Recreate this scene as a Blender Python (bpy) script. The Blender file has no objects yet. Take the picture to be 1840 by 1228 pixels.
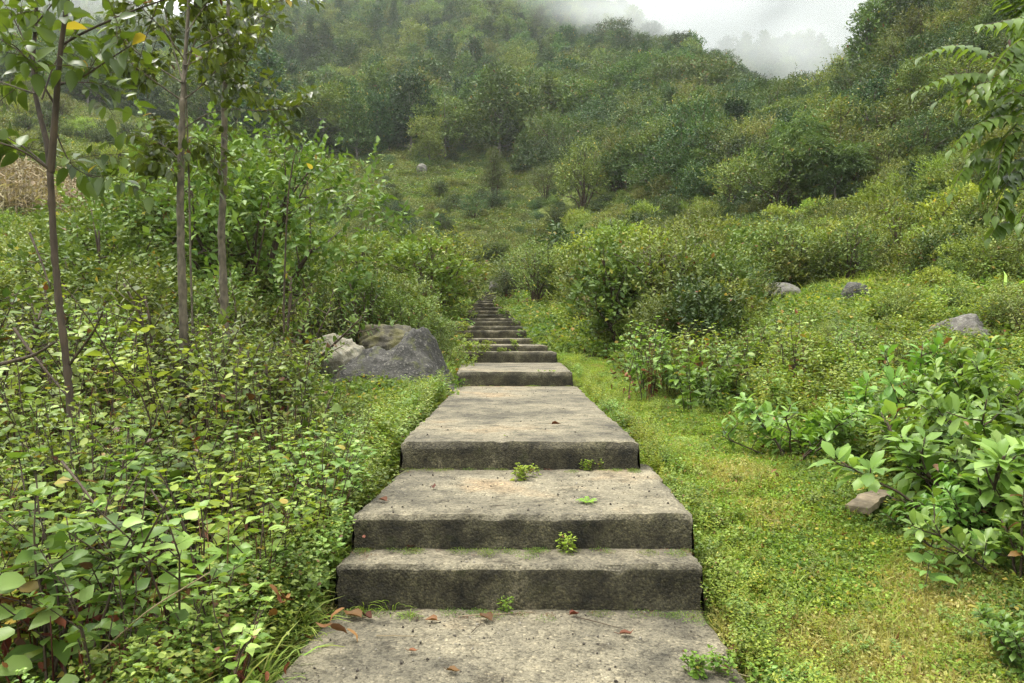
import bpy, math, random
import numpy as np
from mathutils import Vector, Euler, Matrix
RNG = np.random.default_rng(11)
random.seed(11)
SC = bpy.context.scene
COL = SC.collection
F, CX, CY, EYE = 1300.0, 920.0, 602.0, 1.33
R = math.radians

def P(px, py, d):
    return np.array([(px-CX)/F*d, d, EYE+(CY-py)/F*d])

def pix(p):
    return CX+p[0]/p[1]*F, CY-(p[2]-EYE)/p[1]*F

# ------------------------------------------------------------------ mesh building
def nrm(a):
    return a/np.maximum(np.linalg.norm(a, axis=-1, keepdims=True), 1e-9)

class MB:
    def __init__(s):
        s.V, s.L, s.C, s.T, s.n = [], [], [], [], 0
    def add(s, V, faces, tint=0.5):
        """faces: list of int arrays (n,k)"""
        V = np.asarray(V, dtype=np.float32)
        for f in faces:
            f = np.asarray(f)
            if len(f) == 0: continue
            s.L.append((f+s.n).ravel()); s.C.append(np.full(len(f), f.shape[1]))
        s.V.append(V)
        s.T.append(np.broadcast_to(np.asarray(tint, dtype=np.float32), (len(V),)).copy())
        s.n += len(V)
    def tube(s, pts, radii, sides=6, tint=0.5, cap=True):
        pts = np.asarray(pts, float); n = len(pts)
        radii = np.broadcast_to(radii, (n,))
        t = np.gradient(pts, axis=0); t = nrm(t)
        ref = np.array([1, 0, 0.]) if abs(t[:, 0]).mean() < .7 else np.array([0, 1., 0])
        a = nrm(np.cross(t, ref)); b = np.cross(t, a)
        ang = np.linspace(0, 2*np.pi, sides, endpoint=False)
        V = pts[:, None, :]+radii[:, None, None]*(np.cos(ang)[None, :, None]*a[:, None, :]+np.sin(ang)[None, :, None]*b[:, None, :])
        i = np.arange(n-1)[:, None]*sides; j = np.arange(sides)[None, :]; k = (j+1) % sides
        q = np.stack([i+j, i+k, i+sides+k, i+sides+j], -1).reshape(-1, 4)
        fs = [q]
        if cap: fs.append(np.array([list((n-1)*sides+np.arange(sides))]))
        s.add(V.reshape(-1, 3), fs, tint)
    def leaves(s, pos, d, up, length, width, tint, tpl):
        pos = np.asarray(pos, float); N = len(pos)
        if N == 0: return
        x = nrm(np.asarray(d, float)); up = np.asarray(up, float)
        z = nrm(up-x*(up*x).sum(-1, keepdims=True)); y = np.cross(z, x)
        TV, TF = tpl
        length = np.broadcast_to(length, (N,)); width = np.broadcast_to(width, (N,))
        V = (pos[:, None, :]+length[:, None, None]*(TV[None, :, 0, None]*x[:, None, :]+TV[None, :, 2, None]*z[:, None, :])
             + width[:, None, None]*TV[None, :, 1, None]*y[:, None, :])
        k = len(TV); off = np.arange(N)*k
        fs = [(f[None]+off[:, None, None]).reshape(-1, f.shape[1]) for f in TF]
        s.add(V.reshape(-1, 3), fs, np.repeat(np.broadcast_to(tint, (N,)), k))
    def mesh(s, name, mat, smooth=True):
        me = bpy.data.meshes.new(name)
        V = np.concatenate(s.V).astype(np.float32); L = np.concatenate(s.L).astype(np.int32); C = np.concatenate(s.C).astype(np.int32)
        me.vertices.add(len(V)); me.vertices.foreach_set('co', V.ravel())
        me.loops.add(len(L)); me.loops.foreach_set('vertex_index', L)
        me.polygons.add(len(C)); st = np.concatenate([[0], np.cumsum(C)[:-1]]).astype(np.int32)
        me.polygons.foreach_set('loop_start', st)
        me.update(calc_edges=True)
        me.polygons.foreach_set('use_smooth', np.full(len(C), smooth))
        a = me.attributes.new('tint', 'FLOAT', 'POINT'); a.data.foreach_set('value', np.concatenate(s.T))
        if mat: me.materials.append(mat)
        return me

# leaf templates: x along the leaf (0..1), y across (-.5..=.5), z up
def tpl_ovate(droop=.12, cup=.08, tipw=.34, w1=.36, w2=.5, w3=.3):
    V = np.array([[0, 0, 0], [.33, 0, -.01], [.68, 0, -.05], [1, 0, -droop],
                  [.10, w1, cup*.8], [.38, w2, cup], [.72, w3, cup*.4-.03],
                  [.10, -w1, cup*.8], [.38, -w2, cup], [.72, -w3, cup*.4-.03]])
    q = np.array([[0, 1, 5, 4], [1, 2, 6, 5], [1, 0, 7, 8], [2, 1, 8, 9]]); t = np.array([[2, 3, 6], [3, 2, 9]])
    return V, [q, t]
OV = tpl_ovate()
OVD = tpl_ovate(.32, .05)
OBO = tpl_ovate(.2, .07, w1=.16, w2=.42, w3=.48)
LAN = tpl_ovate(.25, .05, w1=.25, w2=.5, w3=.26)
DIA = (np.array([[0, 0, 0], [.45, .5, .10], [1, 0, -.08], [.45, -.5, .10]]), [np.array([[0, 2, 1], [0, 3, 2]])])
BLADE = (np.array([[0, .5, 0], [0, -.5, 0], [.5, .42, .06], [.5, -.42, .06], [1, 0, -.12]]), [np.array([[0, 1, 3, 2]]), np.array([[2, 3, 4]])])

# ------------------------------------------------------------------ materials
def newmat(name):
    m = bpy.data.materials.new(name); m.use_nodes = True
    nt = m.node_tree; nt.nodes.clear()
    out = nt.nodes.new('ShaderNodeOutputMaterial')
    return m, nt, out
def nd(nt, t, **kw):
    n = nt.nodes.new(t)
    for k, v in kw.items():
        if k in n.inputs: n.inputs[k].default_value = v
        else: setattr(n, k, v)
    return n
def ramp(nt, stops, interp='LINEAR'):
    r = nt.nodes.new('ShaderNodeValToRGB'); cr = r.color_ramp; cr.interpolation = interp
    while len(cr.elements) < len(stops): cr.elements.new(.5)
    for e, (p, c) in zip(cr.elements, stops):
        e.position = p; e.color = (*c, 1)
    return r

def leaf_mat(name, stops, rough=.5, trans=.3, hv=.03, vv=.35, spec=.22):
    m, nt, out = newmat(name); lk = nt.links.new
    at = nd(nt, 'ShaderNodeAttribute', attribute_name='tint')
    rp = ramp(nt, stops); lk(at.outputs['Fac'], rp.inputs[0])
    oi = nd(nt, 'ShaderNodeObjectInfo')
    wn = nd(nt, 'ShaderNodeTexWhiteNoise', noise_dimensions='1D'); lk(oi.outputs['Random'], wn.inputs['W'])
    h = nd(nt, 'ShaderNodeMapRange'); h.inputs['To Min'].default_value = .5-hv; h.inputs['To Max'].default_value = .5+hv*.6
    v = nd(nt, 'ShaderNodeMapRange'); v.inputs['To Min'].default_value = 1-vv; v.inputs['To Max'].default_value = 1+vv
    sp = nd(nt, 'ShaderNodeSeparateColor'); lk(wn.outputs['Color'], sp.inputs[0])
    lk(sp.outputs[0], h.inputs['Value']); lk(sp.outputs[1], v.inputs['Value'])
    hs = nd(nt, 'ShaderNodeHueSaturation'); lk(rp.outputs[0], hs.inputs['Color']); lk(h.outputs[0], hs.inputs['Hue']); lk(v.outputs[0], hs.inputs['Value'])
    p = nd(nt, 'ShaderNodeBsdfPrincipled'); p.inputs['Roughness'].default_value = rough; p.inputs['Specular IOR Level'].default_value = spec
    lk(hs.outputs[0], p.inputs['Base Color'])
    tr = nd(nt, 'ShaderNodeBsdfTranslucent')
    mul = nd(nt, 'ShaderNodeMix', data_type='RGBA', blend_type='MULTIPLY'); mul.inputs['Factor'].default_value = 1
    mul.inputs[7].default_value = (1.25, 1.2, .55, 1); lk(hs.outputs[0], mul.inputs[6]); lk(mul.outputs[2], tr.inputs['Color'])
    mx = nd(nt, 'ShaderNodeMixShader'); mx.inputs[0].default_value = trans
    lk(p.outputs[0], mx.inputs[1]); lk(tr.outputs[0], mx.inputs[2]); lk(mx.outputs[0], out.inputs['Surface'])
    m.use_backface_culling = False
    return m

def bark_mat(name, c1, c2, scale=30, stretch=.15):
    m, nt, out = newmat(name); lk = nt.links.new
    tc = nd(nt, 'ShaderNodeTexCoord'); mp = nd(nt, 'ShaderNodeMapping'); mp.inputs['Scale'].default_value = (1, 1, stretch)
    lk(tc.outputs['Object'], mp.inputs[0])
    n = nd(nt, 'ShaderNodeTexNoise'); n.inputs['Scale'].default_value = scale; n.inputs['Detail'].default_value = 6; lk(mp.outputs[0], n.inputs['Vector'])
    r = ramp(nt, [(.32, c1), (.68, c2)]); lk(n.outputs['Fac'], r.inputs[0])
    p = nd(nt, 'ShaderNodeBsdfPrincipled'); p.inputs['Roughness'].default_value = .85
    lk(r.outputs[0], p.inputs['Base Color'])
    b = nd(nt, 'ShaderNodeBump'); b.inputs['Strength'].default_value = .8; b.inputs['Distance'].default_value = .02
    lk(n.outputs['Fac'], b.inputs['Height']); lk(b.outputs[0], p.inputs['Normal']); lk(p.outputs[0], out.inputs['Surface'])
    return m

def g(c, k): return tuple(x*k for x in c)
YEL, BRN = (.36, .29, .045), (.12, .055, .025)
M = {}
def lm(key, a, b, c, **kw):
    M[key] = leaf_mat('leaf_'+key, [(0, a), (.45, b), (.93, c), (.965, YEL), (.985, BRN)], **kw)
lm('herb', (.07, .125, .018), (.15, .23, .036), (.30, .39, .105), rough=.42, trans=.32, spec=.3)
lm('herb_yellow', (.12, .17, .022), (.20, .26, .035), (.32, .38, .09), rough=.5, trans=.4)
lm('broad', (.06, .125, .02), (.115, .21, .034), (.21, .33, .075), rough=.4, trans=.32, spec=.3, hv=.015)
lm('sapling', (.04, .065, .012), (.075, .115, .018), (.15, .21, .04), rough=.4, trans=.42, spec=.45)
lm('pinnate', (.06, .125, .024), (.11, .21, .038), (.19, .32, .07), rough=.42, trans=.4, spec=.3)
lm('bush', (.05, .082, .018), (.105, .15, .03), (.21, .26, .07), trans=.25)
lm('bush_dark', (.022, .044, .013), (.044, .078, .02), (.09, .13, .038), trans=.18)
lm('bush_bright', (.075, .125, .02), (.15, .21, .032), (.26, .33, .065), trans=.3)
lm('bush_olive', (.06, .08, .022), (.11, .135, .036), (.19, .21, .075), trans=.25)
lm('bush_rust', (.075, .06, .022), (.115, .10, .032), (.17, .18, .06))
lm('tree_mid', (.026, .058, .014), (.068, .128, .026), (.15, .225, .048), vv=.4, trans=.15)
lm('tree_dark', (.013, .036, .011), (.036, .080, .020), (.085, .145, .038), vv=.4, trans=.12)
lm('tree_yellow', (.05, .084, .016), (.108, .162, .030), (.20, .26, .052), vv=.4, trans=.18)
lm('tree_fresh', (.05, .105, .02), (.10, .175, .032), (.19, .28, .065), hv=.005, vv=.04, trans=.28)
lm('bamboo', (.04, .105, .035), (.09, .18, .055), (.15, .26, .085))
lm('cover', (.10, .175, .022), (.185, .28, .036), (.29, .39, .075), rough=.55, trans=.4, vv=.2)
lm('cover_dry', (.20, .20, .05), (.31, .30, .085), (.40, .38, .14), rough=.6, trans=.4, vv=.25)
lm('cover_dark', (.05, .095, .018), (.105, .17, .03), (.20, .275, .062), rough=.55, trans=.4, vv=.25)
lm('grass', (.12, .20, .03), (.21, .30, .05), (.33, .38, .10), rough=.6, trans=.4)
lm('fern', (.13, .24, .035), (.20, .34, .05), (.30, .44, .08), trans=.4)
M['straw'] = leaf_mat('dry_straw', [(0, (.10, .082, .045)), (.5, (.19, .155, .085)), (1, (.32, .265, .16))], rough=.8, trans=.2)
M['dead'] = leaf_mat('dead_leaf', [(0, (.06, .024, .010)), (.5, (.13, .052, .018)), (1, (.20, .095, .035))], rough=.6, trans=.15)
M['stem'] = bark_mat('stem_bark', (.022, .015, .008), (.07, .045, .022), 40)
M['stem_green'] = bark_mat('stem_green', (.08, .09, .03), (.16, .15, .06), 40)
M['trunk_grey'] = bark_mat('trunk_grey', (.04, .032, .02), (.13, .105, .068), 22, .5)
M['trunk_red'] = bark_mat('trunk_red', (.022, .015, .009), (.065, .043, .024), 22, .2)
M['trunk_far'] = bark_mat('trunk_far', (.06, .05, .04), (.17, .15, .12), 3)

def concrete():
    m, nt, out = newmat('weathered_concrete'); lk = nt.links.new
    geo = nd(nt, 'ShaderNodeNewGeometry'); tc = nd(nt, 'ShaderNodeTexCoord')
    def noise(s, d=5, r=.6, vec=None):
        n = nd(nt, 'ShaderNodeTexNoise'); n.inputs['Scale'].default_value = s; n.inputs['Detail'].default_value = d; n.inputs['Roughness'].default_value = r
        lk((vec or tc.outputs['Object']), n.inputs['Vector']); return n
    big = noise(1.1, 6, .65); med = noise(7, 8, .78); fine = noise(48, 8, .85)
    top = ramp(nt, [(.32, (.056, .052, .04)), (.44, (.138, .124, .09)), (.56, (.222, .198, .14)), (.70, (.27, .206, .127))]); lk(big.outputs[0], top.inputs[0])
    dirt = ramp(nt, [(.36, (.34, .32, .29)), (.47, (.84, .83, .80)), (.62, (1.12, 1.1, 1.06))]); lk(med.outputs[0], dirt.inputs[0])
    grit = ramp(nt, [(.35, (.3, .29, .27)), (.44, (.82, .82, .81)), (.55, (1.08, 1.08, 1.08)), (.66, (1.4, 1.38, 1.32))]); lk(fine.outputs[0], grit.inputs[0])
    def mul(a, b):
        x = nd(nt, 'ShaderNodeMix', data_type='RGBA', blend_type='MULTIPLY'); x.inputs['Factor'].default_value = 1
        lk(a, x.inputs[6]); lk(b, x.inputs[7]); return x.outputs[2]
    vor = nd(nt, 'ShaderNodeTexVoronoi'); vor.inputs['Scale'].default_value = 88; lk(tc.outputs['Object'], vor.inputs['Vector'])
    vs = nd(nt, 'ShaderNodeSeparateColor'); lk(vor.outputs['Color'], vs.inputs[0])
    agg = ramp(nt, [(.0, (.55, .54, .52)), (.16, (.92, .92, .91)), (.80, (1.04, 1.04, 1.02)), (.94, (1.2, 1.19, 1.15)), (1, (1.6, 1.57, 1.5))]); lk(vs.outputs[0], agg.inputs[0])
    pit = ramp(nt, [(.62, (1.08, 1.08, 1.08)), (.85, (.6, .59, .57))]); lk(vor.outputs['Distance'], pit.inputs[0])
    def mul0(a, b):
        x = nd(nt, 'ShaderNodeMix', data_type='RGBA', blend_type='MULTIPLY'); x.inputs['Factor'].default_value = 1
        lk(a, x.inputs[6]); lk(b, x.inputs[7]); return x.outputs[2]
    aggc = mul0(agg.outputs[0], pit.outputs[0])
    ctop = mul(mul(mul(top.outputs[0], dirt.outputs[0]), grit.outputs[0]), aggc)
    # algae and moss grown over the upright faces
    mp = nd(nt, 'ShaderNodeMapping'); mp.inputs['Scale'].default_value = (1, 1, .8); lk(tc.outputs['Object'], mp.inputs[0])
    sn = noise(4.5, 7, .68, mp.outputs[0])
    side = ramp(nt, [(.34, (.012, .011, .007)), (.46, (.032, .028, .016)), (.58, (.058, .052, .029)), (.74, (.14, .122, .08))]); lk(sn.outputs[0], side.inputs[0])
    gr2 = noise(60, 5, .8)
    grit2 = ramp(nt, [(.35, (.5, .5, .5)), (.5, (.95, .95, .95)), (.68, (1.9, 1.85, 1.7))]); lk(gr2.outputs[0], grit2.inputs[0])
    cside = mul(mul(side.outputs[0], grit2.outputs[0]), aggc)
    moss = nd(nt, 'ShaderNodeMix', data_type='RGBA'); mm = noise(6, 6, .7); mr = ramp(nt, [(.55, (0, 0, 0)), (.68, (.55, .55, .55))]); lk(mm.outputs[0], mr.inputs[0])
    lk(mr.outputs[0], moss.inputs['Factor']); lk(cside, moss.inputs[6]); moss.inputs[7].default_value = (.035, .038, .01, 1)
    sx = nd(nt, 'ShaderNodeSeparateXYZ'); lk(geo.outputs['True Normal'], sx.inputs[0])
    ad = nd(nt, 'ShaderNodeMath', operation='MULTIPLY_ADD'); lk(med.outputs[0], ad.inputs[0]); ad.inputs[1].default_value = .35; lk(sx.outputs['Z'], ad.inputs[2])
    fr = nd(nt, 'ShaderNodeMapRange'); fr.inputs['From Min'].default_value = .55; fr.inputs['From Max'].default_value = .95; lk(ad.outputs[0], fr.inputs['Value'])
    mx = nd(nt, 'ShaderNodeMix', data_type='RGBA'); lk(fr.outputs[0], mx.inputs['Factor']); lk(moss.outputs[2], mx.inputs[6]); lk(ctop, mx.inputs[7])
    p = nd(nt, 'ShaderNodeBsdfPrincipled'); p.inputs['Roughness'].default_value = .85; p.inputs['Specular IOR Level'].default_value = .3
    lk(mx.outputs[2], p.inputs['Base Color'])
    hs0 = nd(nt, 'ShaderNodeMath', operation='ADD'); lk(fine.outputs[0], hs0.inputs[0]); lk(med.outputs[0], hs0.inputs[1])
    hs = nd(nt, 'ShaderNodeMath', operation='SUBTRACT'); lk(hs0.outputs[0], hs.inputs[0]); lk(vor.outputs['Distance'], hs.inputs[1])
    b = nd(nt, 'ShaderNodeBump'); b.inputs['Strength'].default_value = .7; b.inputs['Distance'].default_value = .012
    lk(hs.outputs[0], b.inputs['Height']); lk(b.outputs[0], p.inputs['Normal']); lk(p.outputs[0], out.inputs['Surface'])
    return m
M['concrete'] = concrete()

def rock_mat(name, c0, c1, c2, lichen, moss=(.07, .075, .02), mossamt=.5, scale=1.0):
    m, nt, out = newmat(name); lk = nt.links.new
    tc = nd(nt, 'ShaderNodeTexCoord')
    def noise(s, d=6, r=.65):
        n = nd(nt, 'ShaderNodeTexNoise'); n.inputs['Scale'].default_value = s*scale; n.inputs['Detail'].default_value = d; n.inputs['Roughness'].default_value = r
        lk(tc.outputs['Object'], n.inputs['Vector']); return n
    a, b, c = noise(2.2), noise(16), noise(4)
    r = ramp(nt, [(.3, c0), (.5, c1), (.7, c2)]); lk(a.outputs[0], r.inputs[0])
    lr = ramp(nt, [(.55, (0, 0, 0)), (.66, (.8, .8, .8))]); lk(b.outputs[0], lr.inputs[0])
    m1 = nd(nt, 'ShaderNodeMix', data_type='RGBA'); lk(lr.outputs[0], m1.inputs['Factor']); lk(r.outputs[0], m1.inputs[6]); m1.inputs[7].default_value = (*lichen, 1)
    mr = ramp(nt, [(.62-mossamt*.2, (0, 0, 0)), (.72-mossamt*.15, (.9, .9, .9))]); lk(c.outputs[0], mr.inputs[0])
    m2 = nd(nt, 'ShaderNodeMix', data_type='RGBA'); lk(mr.outputs[0], m2.inputs['Factor']); lk(m1.outputs[2], m2.inputs[6]); m2.inputs[7].default_value = (*moss, 1)
    p = nd(nt, 'ShaderNodeBsdfPrincipled'); p.inputs['Roughness'].default_value = .8; lk(m2.outputs[2], p.inputs['Base Color'])
    bp = nd(nt, 'ShaderNodeBump'); bp.inputs['Strength'].default_value = .9; bp.inputs['Distance'].default_value = .05
    lk(b.outputs[0], bp.inputs['Height']); lk(bp.outputs[0], p.inputs['Normal']); lk(p.outputs[0], out.inputs['Surface'])
    return m
M['rock_dark'] = rock_mat('rock_dark', (.017, .016, .012), (.04, .037, .03), (.088, .082, .068), (.22, .205, .17), mossamt=.4, scale=1.6)
M['rock_pale'] = rock_mat('rock_pale', (.13, .115, .075), (.25, .225, .16), (.35, .32, .24), (.36, .35, .29), mossamt=.3)
M['rock_moss'] = rock_mat('rock_moss', (.03, .026, .016), (.065, .056, .034), (.12, .105, .066), (.19, .17, .12), moss=(.10, .09, .025), mossamt=.9)
M['rock_grey'] = rock_mat('rock_grey', (.05, .045, .036), (.105, .095, .078), (.18, .17, .145), (.25, .24, .21), mossamt=.6)

def ground_mat():
    m, nt, out = newmat('hillside_soil_and_grass'); lk = nt.links.new
    geo = nd(nt, 'ShaderNodeNewGeometry')
    n1 = nd(nt, 'ShaderNodeTexNoise'); n1.inputs['Scale'].default_value = .12; n1.inputs['Detail'].default_value = 8; n1.inputs['Roughness'].default_value = .7
    n2 = nd(nt, 'ShaderNodeTexNoise'); n2.inputs['Scale'].default_value = 6; n2.inputs['Detail'].default_value = 8; n2.inputs['Roughness'].default_value = .75
    for n in (n1, n2): lk(geo.outputs['Position'], n.inputs['Vector'])
    r1 = ramp(nt, [(.3, (.05, .075, .018)), (.5, (.10, .135, .03)), (.7, (.17, .20, .055))]); lk(n1.outputs[0], r1.inputs[0])
    r2 = ramp(nt, [(.35, (.35, .3, .25)), (.55, (.9, .85, .8)), (.7, (1.3, 1.2, 1.1))]); lk(n2.outputs[0], r2.inputs[0])
    x = nd(nt, 'ShaderNodeMix', data_type='RGBA', blend_type='MULTIPLY'); x.inputs['Factor'].default_value = 1
    lk(r1.outputs[0], x.inputs[6]); lk(r2.outputs[0], x.inputs[7])
    p = nd(nt, 'ShaderNodeBsdfPrincipled'); p.inputs['Roughness'].default_value = .95; p.inputs['Specular IOR Level'].default_value = .1
    lk(x.outputs[2], p.inputs['Base Color'])
    b = nd(nt, 'ShaderNodeBump'); b.inputs['Strength'].default_value = .6; b.inputs['Distance'].default_value = .05
    lk(n2.outputs[0], b.inputs['Height']); lk(b.outputs[0], p.inputs['Normal']); lk(p.outputs[0], out.inputs['Surface'])
    return m
M['ground'] = ground_mat()

# ------------------------------------------------------------------ object helpers
def tag(o, label=None, cat=None, group=None, kind=None):
    if label: o['label'] = label
    if cat: o['category'] = cat
    if group: o['group'] = group
    if kind: o['kind'] = kind
    return o
def link(name, me, parent=None, loc=None):
    o = bpy.data.objects.new(name, me); COL.objects.link(o)
    if parent: o.parent = parent
    if loc is not None: o.location = loc
    return o
def place(name, parts, loc, rz, scl, label, cat, group=None, tilt=(0, 0)):
    """a thing: an Empty at the base carrying its parts (shared mesh data)"""
    e = bpy.data.objects.new(name, None); COL.objects.link(e)
    e.empty_display_size = .2
    e.location = [float(c) for c in loc]; e.rotation_euler = (tilt[0], tilt[1], rz)
    e.scale = (scl, scl, scl) if np.isscalar(scl) else scl
    tag(e, label, cat, group)
    for pn, me in parts: link(pn, me, e)
    return e

# ------------------------------------------------------------------ value noise for numpy
_perm = np.random.default_rng(5).random(4096)
def vnoise(x, y, seed=0):
    xi = np.floor(x).astype(int); yi = np.floor(y).astype(int); fx = x-xi; fy = y-yi
    fx = fx*fx*(3-2*fx); fy = fy*fy*(3-2*fy)
    def h(a, b): return _perm[(a*374761+b*668265+seed*9973) % 4096]
    return (h(xi, yi)*(1-fx)+h(xi+1, yi)*fx)*(1-fy)+(h(xi, yi+1)*(1-fx)+h(xi+1, yi+1)*fx)*fy-.5
def fbm(x, y, o=4, seed=0):
    s = 0; a = 1.
    for k in range(o):
        s = s+a*vnoise(x*2**k+17.3*k, y*2**k+5.1*k, seed+k); a *= .5
    return s

# ------------------------------------------------------------------ terrain
DD = np.array([0, 4, 8, 12, 16, 22, 30, 45, 60, 80, 110, 150, 200, 280, 380, 480, 600, 800, 1100, 1500.])
TAB = {
 -300: [-.1, -.05, .3, .7, 1.3, 2.3, 4.0, 9, 16, 26, 38, 55, 72, 100, 145, 200, 280, 420, 560, 560],
 0:    [-.1, -.05, .25, .6, 1.1, 2.0, 3.8, 8.5, 15, 24, 36, 52, 68, 95, 140, 190, 262, 372, 520, 520],
 250:  [-.1, -.05, .2, .5, .9, 1.7, 3.0, 6.8, 11.5, 19.5, 31, 46, 66, 98, 146, 192, 255, 365, 500, 500],
 500:  [-.1, -.05, .25, .5, .9, 1.6, 2.6, 5.5, 9, 16, 27, 42, 66, 105, 160, 206, 225, 260, 330, 330],
 700:  [-.1, 0, .4, .62, .95, 1.6, 2.5, 4.6, 8, 14, 25.5, 42, 67, 110, 168, 222, 268, 270, 270, 270],
 920:  [-.1, .1, .45, .65, .95, 1.7, 2.5, 4.0, 6.6, 12, 24, 42, 68, 112, 170, 232, 285, 330, 330, 330],
 1100: [-.1, .1, .45, .65, 1.0, 1.75, 2.8, 5.3, 9.5, 17, 28.5, 46, 68, 112, 160, 196, 215, 190, 170, 170],
 1250: [-.1, .1, .42, .7, 1.2, 1.95, 2.8, 6.0, 11.8, 21.0, 32, 45, 66, 98, 126, 135, 130, 150, 190, 200],
 1400: [-.1, .08, .45, 1.0, 1.6, 2.2, 3.2, 7.0, 13.5, 22.0, 33.5, 40, 50, 84, 138, 178, 205, 240, 330, 350],
 1550: [-.1, .05, .5, 1.2, 1.9, 2.7, 3.9, 8.8, 16.5, 26.5, 36, 43, 52, 78, 122, 165, 205, 290, 420, 450],
 1700: [-.1, .05, .5, 1.3, 2.0, 3.0, 4.8, 11.5, 20.5, 33.5, 48, 56, 60, 75, 100, 140, 200, 320, 470, 500],
 1840: [-.1, .05, .5, 1.35, 2.1, 3.3, 5.6, 13.5, 24.5, 40, 60, 72, 80, 90, 110, 150, 220, 340, 500, 520],
 2200: [-.1, .05, .5, 1.4, 2.3, 3.8, 8.5, 19, 31, 48, 70, 90, 105, 120, 140, 170, 230, 350, 520, 540],
}
TU = np.array([(k-CX)/F for k in TAB]); TZ = np.array([TAB[k] for k in TAB])
PY = np.array([0, 3.5, 5.1, 10.8, 14, 17.5, 21.5, 28, 32, 38, 48, 60.])
PX = np.array([0, .04, .06, .065, -.01, -.36, -.62, -.86, -1.10, -1.5, -1.7, -1.6])
def pathx(y): return np.interp(y, PY, PX)
SZ = [(0, 3.49), (.215, 3.76), (.391, 5.05), (.581, 10.5), (.79, 14.0), (.98, 14.6), (1.117, 17.5)]
PZY = np.array([0, 2.9, 5.6, 10.0, 11.5, 14, 14.6, 17.5, 19.5, 21.5, 25, 28, 32, 44, 50, 60])
PZZ = np.array([0, 0, .50, .62, .78, .86, .98, 1.15, 1.40, 1.70, 2.0, 2.25, 2.62, 3.3, 4.0, 6.2])
def H(x, y):
    x = np.asarray(x, float); y = np.asarray(y, float)
    d = np.maximum(np.maximum(y, np.abs(x)/1.0), .2)
    u = np.clip(x/np.maximum(y, .2), -1, 1)
    ld = np.interp(d, DD, np.arange(len(DD)))
    i = np.clip(ld.astype(int), 0, len(DD)-2); fd = ld-i
    lu = np.interp(u, TU, np.arange(len(TU))); j = np.clip(lu.astype(int), 0, len(TU)-2); fu = lu-j
    fu = fu*fu*(3-2*fu)*.5+fu*.5
    z = (TZ[j, i]*(1-fd)+TZ[j, i+1]*fd)*(1-fu)+(TZ[j+1, i]*(1-fd)+TZ[j+1, i+1]*fd)*fu
    back = np.clip((y+20)/25, 0, 1); z = z*np.where(d > 20, back, 1)
    z = z+fbm(x/1.7, y/1.7, 3, 1)*.12*np.clip(d/4, .3, 1)+fbm(x/9, y/9, 4, 2)*np.clip((d-12)*.02, 0, 2.2)+fbm(x/60, y/60, 4, 3)*np.clip((d-100)*.06, 0, 20)
    # bed of the path
    dx = np.abs(x-pathx(y)); w = np.clip((1.75-dx)/.7, 0, 1)*np.clip((62-y)/6, 0, 1)*np.where(y > -6, 1, 0)
    pz = np.interp(y, PZY, PZZ)-.13-np.clip((.95-dx)/.3, 0, 1)*.12
    return z*(1-w)+pz*w
def Hs(x, y): return float(H(np.array([x]), np.array([y]))[0])

def terrain():
    r = np.concatenate([np.geomspace(.4, 60, 210), np.geomspace(60, 1500, 150)[1:]])
    th = np.concatenate([np.linspace(-48, 48, 420), np.linspace(48, 312, 90)[1:-1]])
    th = np.radians(th)
    Rr, T = np.meshgrid(r, th, indexing='ij')
    X, Y = Rr*np.sin(T), Rr*np.cos(T)
    Z = H(X, Y)
    nr, nt_ = X.shape
    V = np.stack([X, Y, Z], -1).reshape(-1, 3)
    i = np.arange(nr-1)[:, None]*nt_; j = np.arange(nt_)[None]; k = (j+1) % nt_
    q = np.stack([i+j, i+k, i+nt_+k, i+nt_+j], -1).reshape(-1, 4)[:, ::-1]
    mb = MB(); mb.add(V, [q]); 
    c = np.array([[0, 0, Hs(0, .01)]]); base = mb.n; mb.add(c, []); 
    mb.L.append(np.stack([np.arange(nt_), (np.arange(nt_)+1) % nt_, np.full(nt_, base)], -1).ravel()); mb.C.append(np.full(nt_, 3))
    o = link('ground', mb.mesh('ground', M['ground'])); tag(o, kind='structure')
terrain()

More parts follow.
